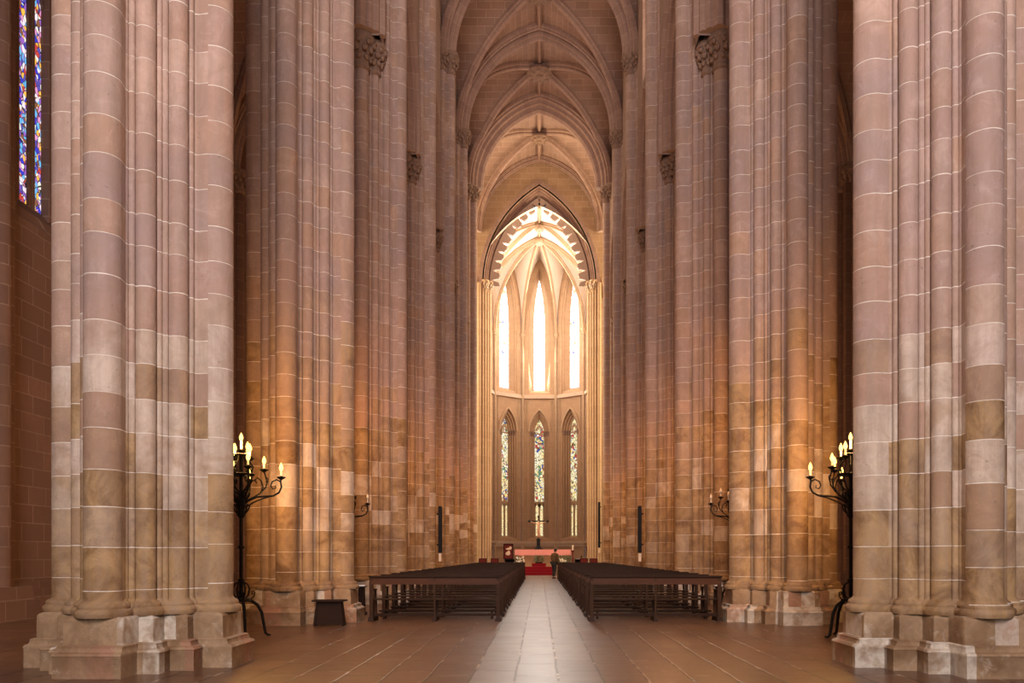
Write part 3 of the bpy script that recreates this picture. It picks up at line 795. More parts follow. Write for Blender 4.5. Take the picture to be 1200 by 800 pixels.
# polygonal apse: five facets
verts = [Vector((HA * math.cos(R(36 * k)), YA + HA * math.sin(R(36 * k)))) for k in range(6)]
apse = None
mbw = MB(); shafts = MB(); caps = MB(); sill = MB(); hoods = []
for k in range(5):
    A, B = verts[k + 1], verts[k]
    mid = (A + B) / 2; e = (B - A).normalized(); out = Vector((mid.x, mid.y - YA)).normalized(); hw = (B - A).length / 2
    T = lambda s, z, d, mid=mid, e=e, out=out: (mid.x + e.x * s + out.x * d, mid.y + e.y * s + out.y * d, z)
    lo = (0, .80, 2.75, 11.6, 1.75); hi = (0, .90, 14.75, 20.3, 5.0)
    panel(mbw, T, -hw, hw, 0, 0, [lo, hi], top=lambda s: AZS + arch(min(1, abs(s) / hw) * HA, HA, AH) + .05)
    reveal(mbw, T, 0, [(.80, 2.75, 11.6, 1.75, 0), (.80, 2.75, 11.6, 1.75, .12), (.66, 2.8, 11.6, 1.5, .14), (.66, 2.8, 11.6, 1.5, .28), (.52, 2.85, 11.6, 1.3, .30), (.52, 2.85, 11.6, 1.3, .42), (.38, 2.95, 11.6, 1.1, .46), (.38, 2.95, 11.6, 1.1, .62)])
    reveal(mbw, T, 0, [(.90, 14.75, 20.3, 5.0, 0), (.90, 14.75, 20.3, 5.0, .08), (.80, 14.95, 20.3, 4.8, .14), (.78, 15.0, 20.3, 4.7, .3), (.54, 15.1, 20.3, 4.3, .55), (.45, 15.2, 20.3, 4.1, .6)])
    g = MB(); glass(g, T, 0, .45, 15.2, 20.3, 4.1, .6); nwin += 1
    g = struct(g.build(f'window_{nwin}', M['upglass'] if k == 2 else M['upglass2'], smooth=0, recalc=False))
    bars = MB()
    for zz in range(16, 24, 1): bars.box(T(0, zz + .2, .57), (.88, .02, .02), math.atan2(e.y, e.x))
    bars.build('glazing_bar', M['aprib'], g, smooth=0)
    g = MB(); o = outline(0, .38, 5.85, 11.6, 1.1); g.add([T(s, z, .6) for s, z in o], [tuple(range(len(o)))], [[(s + k * 3.7, z) for s, z in o]]); nwin += 1
    g = struct(g.build(f'window_{nwin}', M['lowglass'], smooth=0, recalc=False))
    q = MB(); q.add([T(-.38, 2.95, .6), T(.38, 2.95, .6), T(.38, 5.85, .6), T(-.38, 5.85, .6)], [(0, 1, 2, 3)], [[(0, 0), (.76, 0), (.76, 2.9), (0, 2.9)]])
    q.build('plain_lights', M['dadoglass'], g, smooth=0, recalc=False)
    tr = MB(); ang = math.atan2(e.y, e.x)
    tr.box(T(0, 4.4, .54), (.13, .12, 2.9), ang); tr.box(T(-.34, 4.4, .54), (.08, .12, 2.9), ang); tr.box(T(.34, 4.4, .54), (.08, .12, 2.9), ang)
    tr.box(T(0, 5.75, .54), (.8, .14, .12), ang)
    for c in (-.19, .19):
        tr.sweep(arch_path(.13, .2, 5.4, 6), T(c, 0, .54)[:2] + (0,), (e.x, e.y), [(-.06, -.2), (-.06, .04), (.06, .04), (.06, -.2)])
    tr.box(T(0, 11.5, .54), (.8, .1, .09), ang)
    tr.sweep(arch_path(.2, .35, 11.75, 6), T(0, 0, .54)[:2] + (0,), (e.x, e.y), [(-.05, -.12), (-.05, .05), (.05, .05), (.05, -.12)])
    for c in (-.27, -.09, .09, .27): tr.box(T(c, 5.95, .54), (.06, .1, .35), ang, top=.1)
    tr.build('tracery', M['aprib'], g, smooth=0)
    # colonnettes with capitals flanking the lower window, hood moulding above
    for s_ in (-1, 1):
        for (off, dep) in ((.73, .1), (.59, .24), (.45, .38)):
            m = MB(); p0 = T(s_ * off, 2.8, dep); p1 = T(s_ * off, 11.6, dep); shafts.tube([p0, p1], .06, 10)
            caps.lathe([(.07, -.25), (.09, -.22), (.075, -.18), (.09, -.02), (.13, .1), (.13, .16)], 10, (p1[0], p1[1], 11.5))
        for ww, rr in ((hw - .2, .07), (hw - .34, .045), (.96, .05)):
            p = T(s_ * ww, 0, 0); shafts.tube([(p[0], p[1], 2.4), (p[0], p[1], 14.4)], rr, 10)
    shafts.sweep(arch_path(.84, 1.85, 11.6, 10), T(0, 0, 0)[:2] + (0,), (e.x, e.y), [(-.03, 0), (-.03, -.1), (.06, -.12), (.1, -.08), (.08, 0)] if False else [(-.1, -.1), (.1, -.1), (.1, .05), (-.1, .05)])
    # string course, sloping upper sill, bench and dado ledges
    for (z, d, hgt) in ((14.35, .16, .22), (14.55, .1, .12), (2.3, .22, .2), (2.05, .14, .3), (11.55, .03, .1)):
        if z == 11.55: continue
        a0 = T(-hw - .02, z, 0); a1 = T(hw + .02, z, 0); b1 = T(hw - d * .33, z, -d); b0 = T(-hw + d * .33, z, -d)
        vs = [(*p[:2], z) for p in (a0, a1, b1, b0)] + [(*p[:2], z + hgt) for p in (a0, a1, b1, b0)]
        sill.add(vs, [(0, 1, 2, 3), (7, 6, 5, 4), (0, 1, 5, 4), (1, 2, 6, 5), (2, 3, 7, 6), (3, 0, 4, 7)])
apse = struct(mbw.build('wall_apse', M['apse'], smooth=0))
shafts.build('colonnettes', M['aprib'], apse, smooth=40)
caps.build('window_capitals', M['carve'], apse, smooth=40)
sill.build('string_course', M['aprib'], apse, smooth=0)
vs_ = MB()
for v in verts[0:6]:
    d = Vector((v.x, v.y - YA)).normalized(); sd = Vector((-d.y, d.x))
    for (o, s_, r) in ((.14, 0, .11), (.03, .16, .07), (.03, -.16, .07)):
        c = v - d * o + sd * s_
        vs_.tube([(c.x, c.y, 0), (c.x, c.y, AZS + .1)], r, 10)
    c = v - d * .14
    vs_.lathe([(.12, -.3), (.16, -.27), (.13, -.2), (.16, 0), (.24, .12), (.24, .2)], 12, (c.x, c.y, AZS))
vs_.build('vault_shaft', M['aprib'], apse, smooth=40)
mb = MB(); N = 12
for k in range(5):
    A, B = verts[k + 1], verts[k]; C = Vector((0, YA))
    for j in range(N):
        for i in range(-N, N):
            q = []
            for (rr, tt) in ((j / N, i / N), (j / N, (i + 1) / N), ((j + 1) / N, (i + 1) / N), ((j + 1) / N, i / N)):
                p = A.lerp(B, (tt + 1) / 2); p = C.lerp(p, rr); q.append((p.x, p.y, AZS + arch(min(1, abs(tt) * rr) * HA, HA, AH)))
            mb.add(q, [(0, 1, 2, 3)], [[((j + (w in (2, 3))) / N * 4.4, (i + (w in (1, 2))) / N * 3) for w in range(4)]])
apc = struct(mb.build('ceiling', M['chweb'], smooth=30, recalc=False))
for v in verts:
    d = (v - Vector((0, YA)))
    pts = []
    for i in range(17):
        t = 1 - i / 16; pts.append((HA * (1 - t), AZS + arch(t * HA, HA, AH)))
    MB().sweep(pts, (v.x, v.y, 0), (-d.x, -d.y), scaled(RIB, .7)).build('apse_rib', M['aprib'], apc, smooth=40)
for k in range(5):
    m_ = (verts[k] + verts[k + 1]) / 2; d = m_ - Vector((0, YA))
    MB().sweep([(0, AZS + AH), (d.length, AZS + AH)], (0, YA, 0), (d.x, d.y), scaled(RIB, .55)).build('ridge_rib', M['aprib'], apc, smooth=40)
    if k in (0, 4): boss_mb(.16, AZS + AH - .15, (d.x * .45, YA + d.y * .45)).build('boss', M['aprib'], apc)
boss_mb(.36, AZS + AH - .2, (0, YA)).build('boss', M['aprib'], apc)
MB().sweep(arch_path(HA, AH, AZS, 18), (0, YA, 0), (1, 0), scaled(TRV, .45)).build('transverse_arch', M['aprib'], apc, smooth=40)

# ------------------------------------------------------------------ candelabra
CANDZ = dict(o=(.645, 2.66), m=(.38, 2.80), i=(.17, 2.98))
def make_candelabrum(lit=True):
    root = thing('candelabrum', 'x', 'candelabrum')
    p = MB(); p.tube([(0, 0, .62), (0, 0, 3.08)], .032, 10)
    for z in (.95, 1.5, 2.05): p.lathe([(.034, -.03), (.055, -.015), (.055, .015), (.034, .03)], 12, (0, 0, z))
    p.build('pole', M['iron'], root)
    h = MB()
    for z, r in ((2.12, .11), (2.32, .10)):
        for q in range(6):
            a = q * PI / 3
            h.tube([(.03 * math.cos(a), .03 * math.sin(a), z - .1), (r * math.cos(a), r * math.sin(a), z), (r * 1.25 * math.cos(a), r * 1.25 * math.sin(a), z + .07), (r * .9 * math.cos(a), r * .9 * math.sin(a), z + .1), (r * .8 * math.cos(a), r * .8 * math.sin(a), z + .05)], .014, 6)
    h.lathe([(.03, 1.98), (.07, 2.03), (.05, 2.1), (.08, 2.2), (.05, 2.3), (.07, 2.36), (.03, 2.42)], 12)
    h.build('leafy_hub', M['iron'], root)
    r_ = MB()
    for z, rr in ((2.72, .2), (3.05, .1)): r_.lathe([(.03, z - .02), (rr, z - .03), (rr + .02, z), (rr, z + .01), (.03, z + .02)], 16)
    for q in range(6):
        a = q * PI / 3 + .3
        r_.tube([(.16 * math.cos(a), .16 * math.sin(a), 2.72), (.19 * math.cos(a), .19 * math.sin(a), 2.85), (.12 * math.cos(a), .12 * math.sin(a), 2.95), (.09 * math.cos(a), .09 * math.sin(a), 3.05)], .012, 6)
    r_.build('crown_plate', M['iron'], root)
    def candle(par, r, z, az, hgt):
        c, s = math.cos(az), math.sin(az); x, y = r * c, r * s
        pan = MB(); pan.lathe([(.012, -.03), (.03, -.02), (.07, .005), (.075, .02), (.03, .012), (.022, .04)], 12, (x, y, z)); pan.build('drip_pan', M['iron'], par)
        k = MB(); k.lathe([(.016, .02), (.016, hgt)], 10, (x, y, z)); k.build('candle_tube', M['candle'] if lit else M['cream'], par)
        b = MB(); b.lathe([(.012, 0), (.03, .03), (.034, .06), (.022, .10), (.004, .14)], 10, (x, y, z + hgt)); b.build('bulb', M['bulb'] if lit else M['cream'], par)
    for k in range(4):
        az = k * PI / 2; c, s = math.cos(az), math.sin(az)
        def P(L): return [(r * c, r * s, z) for r, z in L]
        a = MB()
        a.tube(P([(.03, 2.2), (.12, 2.28), (.25, 2.34), (.40, 2.355), (.52, 2.365), (.61, 2.42), (.65, 2.51), (.635, 2.60), (.57, 2.635), (.50, 2.60), (.475, 2.53), (.51, 2.475), (.56, 2.495), (.55, 2.54)]), [.016] * 8 + [.014, .013, .012, .011, .01, .008], 8)
        a.tube(P([(.03, 2.14), (.2, 2.25), (.36, 2.32), (.5, 2.355)]), .011, 6)
        a.tube(P([(.635, 2.60), (.645, 2.65)]), .014, 6)
        a = a.build('scroll_arm', M['iron'], root)
        candle(a, *CANDZ['o'], az, .12)
        az2 = az + .5; c, s = math.cos(az2), math.sin(az2)
        b = MB()
        b.tube(P([(.05, 2.26), (.2, 2.34), (.32, 2.42), (.36, 2.52), (.33, 2.62), (.27, 2.68), (.22, 2.63), (.26, 2.58)]), .012, 7)
        b.tube(P([(.33, 2.44), (.41, 2.52), (.43, 2.62), (.40, 2.72), (.38, 2.79)]), .012, 7)
        b.tube(P([(.41, 2.70), (.45, 2.66), (.44, 2.6), (.40, 2.62)]), .009, 6)
        b = b.build('scroll_arm', M['iron'], root)
        candle(b, *CANDZ['m'], az2, .11)
        az3 = az + .85; c, s = math.cos(az3), math.sin(az3)
        d = MB(); d.tube(P([(.04, 2.42), (.14, 2.5), (.21, 2.62), (.2, 2.78), (.15, 2.88), (.17, 2.97)]), .012, 7)
        d = d.build('scroll_arm', M['iron'], root)
        candle(d, *CANDZ['i'], az3, .13)
    candle(root, 0, 3.1, 0, .17)
    # cage and four curved legs
    cg = MB()
    for q in range(6):
        a = q * PI / 3 + .2; c, s = math.cos(a), math.sin(a)
        cg.tube([(.03 * c, .03 * s, .92), (.10 * c, .10 * s, .88), (.13 * c, .13 * s, .80), (.11 * c, .11 * s, .70), (.05 * c, .05 * s, .62)], .014, 6)
    cg.lathe([(.03, .66), (.15, .64), (.16, .60), (.03, .58)], 14)
    cg.build('cage_foot', M['iron'], root)
    for k in range(4):
        a = k * PI / 2 + R(22); c, s = math.cos(a), math.sin(a)
        l = MB(); l.tube([(.05 * c, .05 * s, .62), (.16 * c, .16 * s, .60), (.26 * c, .26 * s, .53), (.33 * c, .33 * s, .40), (.36 * c, .36 * s, .22), (.39 * c, .39 * s, .05), (.43 * c, .43 * s, .018), (.48 * c, .48 * s, .018)], [.025, .026, .028, .028, .026, .024, .02, .014], 8)
        l.tube([(.15 * c, .15 * s, .62), (.21 * c, .21 * s, .68), (.22 * c, .22 * s, .75), (.18 * c, .18 * s, .76), (.17 * c, .17 * s, .72), (.2 * c, .2 * s, .71)], .011, 6)
        l.build('leg', M['iron'], root)
    return root
lit = make_candelabrum(True); dark = make_candelabrum(False)
for (o, x, y, rz, lab) in (
    (lit, -4.98, Y0 + BAY / 2 - .05, R(8), 'lit black iron candelabrum on scrolled legs, beside the left foreground pier'),
    (None, 5.18, Y0 + BAY / 2 - .1, R(172), 'lit black iron candelabrum half hidden behind the right foreground pier'),
    (dark, -4.93, 19.95, R(30), 'unlit black iron candelabrum, only a scroll arm showing past the pier with the stool'),
    (0, 4.93, 19.95, R(150), 'unlit black iron candelabrum, only a scroll arm showing past the pale right pier')):
    if o is None: o = copy_tree(lit)
    if o == 0: o = copy_tree(dark)
    o.location = (x, y, 0); o.rotation_euler = (0, 0, rz); tag(o, lab, 'candelabrum', 'iron candelabra between the piers')

# ------------------------------------------------------------------ pews
def make_pew(L):
    root = thing('church_pew', 'x', 'pew')
    h = L / 2
    m = MB(); m.box((0, .02, .835), (L - .04, .03, .15), rx=R(-6)); m.build('back_board', M['woodred'], root)
    m = MB(); m.box((0, .015, .925), (L + .02, .075, .035)); m.build('top_rail', M['wood'], root)
    m = MB(); m.box((0, .26, .445), (L - .02, .40, .022)); m.build('seat', M['wood'], root)
    for x in (-h + .04, 0, h - .04):
        w = .075 if x else .04
        m = MB(); m.box((x, .03, .50), (w, .05, .83), rx=0); m.build('back_post', M['litpostwood'], root)
        m = MB(); m.box((x, .42, .24), (w, .05, .38)); m.build('front_leg', M['litpostwood'], root)
        m = MB(); m.box((x, .22, .045), (w + .05, .54, .09), top=.8, topy=.92); m.build('foot', M['wood'], root)
    m = MB(); m.box((0, .05, .135), (L - .1, .03, .06)); m.build('stretcher', M['wood'], root)
    for x in (-h + .04, h - .04):
        m = MB(); m.box((x, .24, .64), (.06, .44, .035)); m.box((x, .43, .54), (.045, .045, .18)); m.build('armrest', M['wood'], root)
    m = MB(); m.box((0, .66, .17), (L - .16, .16, .03)); m.box((-h + .2, .62, .08), (.04, .2, .15)); m.box((h - .2, .62, .08), (.04, .2, .15)); m.build('kneeler', M['wood'], root)
    return root
NPEW = 24
NUM = ['nearest', 'second', 'third', 'fourth', 'fifth', 'sixth', 'seventh', 'eighth', 'ninth', 'tenth', 'eleventh', 'twelfth', 'thirteenth', 'fourteenth', 'fifteenth', 'sixteenth', 'seventeenth', 'eighteenth', 'nineteenth', 'twentieth', 'twenty-first', 'twenty-second', 'twenty-third', 'farthest']
for side in (-1, 1):
    x0, x1 = (-3.51, -.81) if side < 0 else (1.04, 3.76)
    pr = make_pew(x1 - x0)
    for k in range(NPEW):
        o = pr if k == 0 else copy_tree(pr)
        o.location = ((x0 + x1) / 2 + rnd.uniform(-.015, .015) * (k > 0), 16.42 + 1.25 * k, 0); o.rotation_euler = (0, 0, rnd.uniform(-.004, .004))
        sd = 'left' if side < 0 else 'right'
        lab = (f'dark wooden pew with open back, nearest of the block {sd} of the aisle' if k == 0 else
               f'dark wooden pew at the altar end of the block {sd} of the aisle' if k == NPEW - 1 else
               f'dark wooden pew {sd} of the aisle, {NUM[k]} row counted from the nearest')
        tag(o, lab, 'pew', f'pews {sd} of the aisle')

# ------------------------------------------------------------------ stool, leaflet boxes, speakers
t = thing('wooden_stool', 'small dark wooden stool with flared sides at the foot of the left pier', 'stool', (-4.07, 15.46, 0))
m = MB(); m.box((0, 0, .485), (.62, .32, .03)); m.build('top', M['stool'], t)
for s in (-1, 1):
    m = MB(); m.add([(s * .25, -.13, 0), (s * .29, -.13, 0), (s * .29, .13, 0), (s * .25, .13, 0), (s * .2, -.11, .47), (s * .235, -.11, .47), (s * .235, .11, .47), (s * .2, .11, .47)],
          [(0, 1, 2, 3), (4, 5, 6, 7), (0, 1, 5, 4), (1, 2, 6, 5), (2, 3, 7, 6), (3, 0, 4, 7)]); m.build('side_board', M['stool'], t, smooth=0)
m = MB(); m.add([(-.25, -.10, .02), (.25, -.10, .02), (.2, -.09, .47), (-.2, -.09, .47), (-.25, -.07, .02), (.25, -.07, .02), (.2, -.06, .47), (-.2, -.06, .47)],
      [(0, 1, 2, 3), (7, 6, 5, 4), (0, 1, 5, 4), (1, 2, 6, 5), (2, 3, 7, 6), (3, 0, 4, 7)]); m.build('front_board', M['stool'], t, smooth=0)
for sx in (-1, 1):
    t = thing('leaflet_stand', f'low dark stand with white papers on top beside the {"left" if sx < 0 else "right"} nearest pew', 'stand', (sx * 3.98 + (0.12 if sx > 0 else -.08), 18.2, 0), 0, 'leaflet stands by the front pews')
    m = MB(); m.box((0, 0, .32), (.14, .2, .62), top=.85); m.box((0, 0, .03), (.2, .26, .06)); m.build('body', M['stool'], t, smooth=0)
    m = MB(); m.box((0, 0, .645), (.2, .24, .02)); m.build('tray', M['stool'], t, smooth=0)
    m = MB(); m.box((0, 0, .665), (.13, .18, .02), rz=.2); m.box((0.01, 0, .68), (.12, .17, .008), rz=-.1); m.build('papers', M['paper'], t, smooth=0)
for (x, y, z0, z1, lab) in ((3.75, PY[3] - .12, 1.45, 3.2, 'tall slim black column speaker on the fourth pier of the right row'),
                            (3.73, PY[6] - .12, 1.82, 4.66, 'tall slim black column speaker on the farthest right pier'),
                            (-3.73, PY[3] + .1, 1.45, 3.2, 'tall slim black column speaker on the fourth pier of the left row')):
    t = thing('column_speaker', lab, 'speaker', (x, y, 0), 0, 'column speakers on the piers')
    s = 1 if x > 0 else -1
    m = MB(); m.box((0, 0, (z0 + z1) / 2), (.13, .13, z1 - z0)); m.build('cabinet', M['black'], t, smooth=0)
    m = MB(); m.box((-s * .07, 0, (z0 + z1) / 2), (.012, .10, z1 - z0 - .08)); m.build('grille', M['black'], t, smooth=0)
    m = MB(); m.box((s * .0, 0, z0 - .17), (.1, .1, .3)); m.build('junction_box', M['cream'], t, smooth=0)
    m = MB(); m.box((s * .08, 0, z1 - .3), (.1, .06, .06)); m.box((s * .08, 0, z0 + .3), (.1, .06, .06)); m.build('bracket', M['black'], t, smooth=0)

# ------------------------------------------------------------------ sanctuary
PZ = .56; SY = 53.3
mb = MB()
for (y, z0, z1) in ((SY, 0, .19), (SY + .35, .19, .375), (SY + .7, .375, PZ)):
    mb.box((0, (y + 66.4) / 2, (z0 + z1) / 2), (7.0, 66.4 - y, z1 - z0))
struct(mb.build('floor_sanctuary', simple('sanctuary_step_stone', (.20, .125, .08), .6, 0, .25, 3, .3), smooth=0))
m = MB(); X0, X1 = -1.02, .95
prof = [(SY - .02, 0), (SY - .02, .2), (SY + .33, .2), (SY + .33, .385), (SY + .68, .385), (SY + .68, PZ + .01), (55.3, PZ + .01)]
prf2 = [(y, z - .012 if i > 0 else 0) for i, (y, z) in enumerate(prof)]
for (a, b) in zip(prof, prof[1:]):
    m.add([(X0, a[0], a[1]), (X1, a[0], a[1]), (X1, b[0], b[1]), (X0, b[0], b[1])], [(0, 1, 2, 3)])
    m.add([(X0, a[0] + .018, a[1] - .012), (X1, a[0] + .018, a[1] - .012), (X1, b[0] + .018, b[1] - .012), (X0, b[0] + .018, b[1] - .012)], [(3, 2, 1, 0)])
    for X in (X0, X1): m.add([(X, a[0], a[1]), (X, b[0], b[1]), (X, b[0] + .018, b[1] - .012), (X, a[0] + .018, a[1] - .012)], [(0, 1, 2, 3)])
tag(m.build('carpet_runner', M['redcloth'], smooth=0), 'deep red carpet running up the altar steps', 'carpet')

AXC = .25
t = thing('altar', 'broad stone altar on the steps at the end of the aisle', 'altar', (AXC, 56.0, PZ))
m = MB(); m.box((0, 0, .56), (3.4, .75, .98)); 
for x in (-1.5, -.5, .5, 1.5): m.box((x, -.39, .52), (.12, .06, .86))
m.build('body', M['apse'], t, smooth=0)
m = MB(); m.box((0, 0, .05), (3.6, .9, .1)); m.build('base', M['apse'], t, smooth=0)
m = MB(); m.box((0, 0, 1.11), (3.85, .95, .12)); m.build('table_slab', M['apse'], t, smooth=0)
m = MB()
W2, D2, zt, zb = 1.96, .49, 1.178, .78
m.box((0, 0, zt + .006), (2 * W2, 2 * D2, .012))
n = 60
for y, sg in ((-D2, -1), (D2, 1)):
    a = [(-W2 + 2 * W2 * i / n, y + sg * (.012 + .012 * math.sin(i * 1.7)), zb + .01 * math.sin(i * .6)) for i in range(n + 1)]
    b = [(-W2 + 2 * W2 * i / n, y, zt + .012) for i in range(n + 1)]
    m.add(a + b, [(i, i + 1, n + 2 + i, n + 1 + i) for i in range(n)])
for x in (-W2, W2): m.add([(x, -D2, zb), (x, D2, zb), (x, D2, zt + .012), (x, -D2, zt + .012)], [(0, 1, 2, 3)])
cl = m.build('altar_cloth', M['pink'], None, loc=(AXC, 56.0, PZ)); tag(cl, 'rose pink cloth draped over the front of the altar', 'tablecloth')

# crucifix on the altar
t = thing('crucifix', 'dark standing crucifix with a carved figure, on the altar under the middle window', 'crucifix', (-.06, 56.15, PZ + 1.19))
m = MB(); m.lathe([(.30, 0), (.30, .06), (.22, .1), (.2, .2), (.13, .26), (.12, .62), (.15, .66), (.15, .72), (.09, .78)], 16); m.build('pedestal', M['black'], t)
m = MB(); m.box((0, 0, 1.5), (.085, .06, 1.6)); m.box((0, 0, 2.0), (1.3, .06, .085))
for c in ((-.66, 2.0), (.66, 2.0)): m.lathe([(.02, -.09), (.08, -.03), (.08, .03), (.02, .09)], 10, (c[0], 0, c[1]))
m.lathe([(.02, -.07), (.08, -.03), (.08, .03), (.02, .09)], 10, (0, 0, 2.32))
m.build('cross', M['black'], t)

def skin_body(name, joints, bones, radii, mat, parent, sub=2, root=0):
    me = bpy.data.meshes.new(name); me.from_pydata(joints, bones, []); me.materials.append(mat)
    o = bpy.data.objects.new(name, me); COL.objects.link(o)
    if parent is not None: o.parent = parent
    sk = o.modifiers.new('Skin', 'SKIN'); sk.use_smooth_shade = True
    if not me.skin_vertices: 
        bm = bmesh.new(); bm.from_mesh(me); bm.verts.layers.skin.verify(); bm.to_mesh(me); bm.free()
    for i, r in enumerate(radii):
        me.skin_vertices[0].data[i].radius = (r, r) if not isinstance(r, tuple) else r
        me.skin_vertices[0].data[i].use_root = (i == root)
    s = o.modifiers.new('Subdivision', 'SUBSURF'); s.levels = sub; s.render_levels = sub
    return o
J = [(0, -.07, 1.42), (0, -.08, 1.62), (0, -.08, 1.80), (0, -.08, 1.86), (0, -.10, 1.94), (0.01, -.10, 2.04),
     (-.10, -.08, 1.82), (-.32, -.06, 1.88), (-.53, -.05, 1.97), (.10, -.08, 1.82), (.32, -.06, 1.88), (.53, -.05, 1.97),
     (-.06, -.08, 1.38), (-.05, -.12, 1.12), (-.025, -.07, .86), (.06, -.08, 1.38), (.05, -.12, 1.12), (.025, -.07, .86)]
Bn = [(0, 1), (1, 2), (2, 3), (3, 4), (4, 5), (2, 6), (6, 7), (7, 8), (2, 9), (9, 10), (10, 11), (0, 12), (12, 13), (13, 14), (0, 15), (15, 16), (16, 17)]
Rd = [.085, .09, .08, .035, .055, .05, .045, .032, .024, .045, .032, .024, .06, .045, .03, .06, .045, .03]
skin_body('carved_figure', J, Bn, Rd, M['ivory'], t, 1)

# plants and altar furniture
def foliage(root, c, r, h, n, mat, nm, seed, size=.07):
    q = random.Random(seed); m = MB()
    for _ in range(n):
        a = q.uniform(0, 2 * PI); u = q.random() ** .5; z = q.random()
        rr = r * u * (1 - .35 * z); p = Vector((c[0] + rr * math.cos(a), c[1] + rr * math.sin(a), c[2] + h * z))
        d = Vector((math.cos(a) * .8, math.sin(a) * .8, q.uniform(.1, .9))).normalized(); s = d.orthogonal().normalized(); k = size * q.uniform(.7, 1.3)
        m.add([p, p + d * k * .5 + s * k * .35, p + d * k * 1.2, p + d * k * .5 - s * k * .35], [(0, 1, 2, 3)])
    return m.build(nm, mat, root, smooth=0, recalc=False)
def blossoms(root, c, r, h, n, mat, seed, size=.045):
    q = random.Random(seed); m = MB()
    for _ in range(n):
        a = q.uniform(0, 2 * PI); rr = r * q.random() ** .5; z = q.random()
        p = (c[0] + rr * math.cos(a), c[1] + rr * math.sin(a), c[2] + h * z)
        for k in range(5):
            b = k * 2 * PI / 5; m.blob((p[0] + size * .6 * math.cos(b), p[1] + size * .3 * math.sin(b), p[2] + size * .6 * math.sin(b)), (size * .5, size * .4, size * .5), 6, 4)
        m.blob(p, (size * .4,) * 3, 6, 4)
    return m.build('blossoms', mat, root)
def pot(root, r, h, mat, z=0):
    m = MB(); m.lathe([(r * .7, z), (r, z + h * .9), (r * 1.08, z + h * .9), (r * 1.08, z + h), (r * .9, z + h), (r * .85, z + h * .9)], 16); return m.build('pot', mat, root)
t = thing('flower_arrangement', 'dark green arrangement on a red draped stand before the altar', 'flowers', (-.03, 54.95, PZ + .012))
m = MB(); m.box((0, 0, .11), (.95, .42, .22), top=1.05); m.build('draped_stand', M['redcloth'], t, smooth=0)
m = MB(); m.box((0, 0, .27), (.5, .25, .1)); m.build('trough', M['black'], t, smooth=0)
foliage(t, (0, 0, .32), .36, .42, 260, M['leaf'], 'foliage', 3)
t = thing('potted_flowers', 'white flowers in a pot at the left end of the altar', 'flowers', (-1.35, 54.75, PZ)); pot(t, .16, .26, M['cream']); foliage(t, (0, 0, .26), .3, .35, 160, M['leaf'], 'foliage', 4); blossoms(t, (0, -.05, .35), .32, .35, 26, M['petal'], 5)
t = thing('potted_flowers', 'pale flowers beside the standing person at the right of the altar', 'flowers', (1.55, 54.75, PZ)); pot(t, .16, .26, M['cream']); foliage(t, (0, 0, .26), .3, .5, 170, M['leaf'], 'foliage', 6); blossoms(t, (0, -.05, .35), .3, .2, 12, M['petal'], 7)
t = thing('potted_plant', 'dark leafy plant in front of the right end of the altar', 'plant', (2.0, 54.95, PZ)); pot(t, .13, .24, M['redseat']); foliage(t, (0, 0, .24), .24, .55, 160, M['leaf'], 'foliage', 8)
t = thing('candle_stand', 'tall candle on a dark red stand at the right end of the altar', 'candle', (2.32, 55.2, PZ))
m = MB(); m.lathe([(.2, 0), (.2, .04), (.06, .1), (.05, .5), (.08, .56), (.05, .62), (.05, 1.0), (.13, 1.1), (.13, 1.13), (.05, 1.14)], 14); m.build('stand', M['redseat'], t)
m = MB(); m.lathe([(.055, 1.13), (.055, 1.46), (.03, 1.48)], 14); m.build('candle', M['cream'], t)
t = thing('picture_easel', 'dark red framed picture with pale figures, left of the altar', 'picture', (-2.12, 54.6, PZ), R(0))
m = MB(); m.box((0, 0, 1.05), (.62, .06, .95)); m.build('panel', M['redseat'], t, smooth=0)
m = MB()
for x in (-.31, .31): m.box((x, -.035, 1.05), (.06, .05, 1.05))
for z in (.55, 1.55): m.box((0, -.035, z), (.62, .05, .06))
m.build('frame', M['stool'], t, smooth=0)
m = MB()
for (x, z, a, b) in ((.02, 1.22, .2, .07), (.14, 1.3, .1, .09), (-.03, .9, .17, .13), (.03, .98, .1, .12)): m.blob((x, -.03, z), (a, .012, b), 12, 6)
m.build('painted_figures', M['cream'], t)
for x in (-.25, .25):
    m = MB(); m.tube([(x, .0, 0), (x * .8, .04, .6), (x * .6, .06, 1.5)], .022, 8); m.build('leg', M['stool'], t)
m = MB(); m.tube([(0, .45, 0), (0, .08, 1.45)], .02, 8); m.build('leg', M['stool'], t)
def reading_desk(lab, x, y, rz):
    t = thing('reading_desk', lab, 'lectern', (x, y, 0), rz)
    m = MB(); m.box((0, 0, .03), (.5, .4, .06)); m.box((0, 0, .5), (.4, .26, .9), top=1.15); m.build('body', M['black'], t, smooth=0)
    m = MB(); m.box((0, -.02, 1.02), (.62, .45, .035), rx=R(-20)); m.build('sloping_top', M['black'], t, smooth=0); return t
reading_desk('black reading desk in front of the framed picture', -1.83, 49.2, 0)
t = reading_desk('black desk with open white papers behind the right pews', 2.5, 49.2, 0)
m = MB(); m.box((-.1, -.05, 1.08), (.3, .3, .015), rx=R(-20), rz=.1); m.build('papers', M['paper'], t, smooth=0)
m = MB(); m.tube([(.1, .05, 1.05), (.1, .0, 1.22), (.1, -.06, 1.27)], .012, 6); m.blob((.1, -.07, 1.27), (.05, .06, .05)); m.build('microphone', M['black'], t)
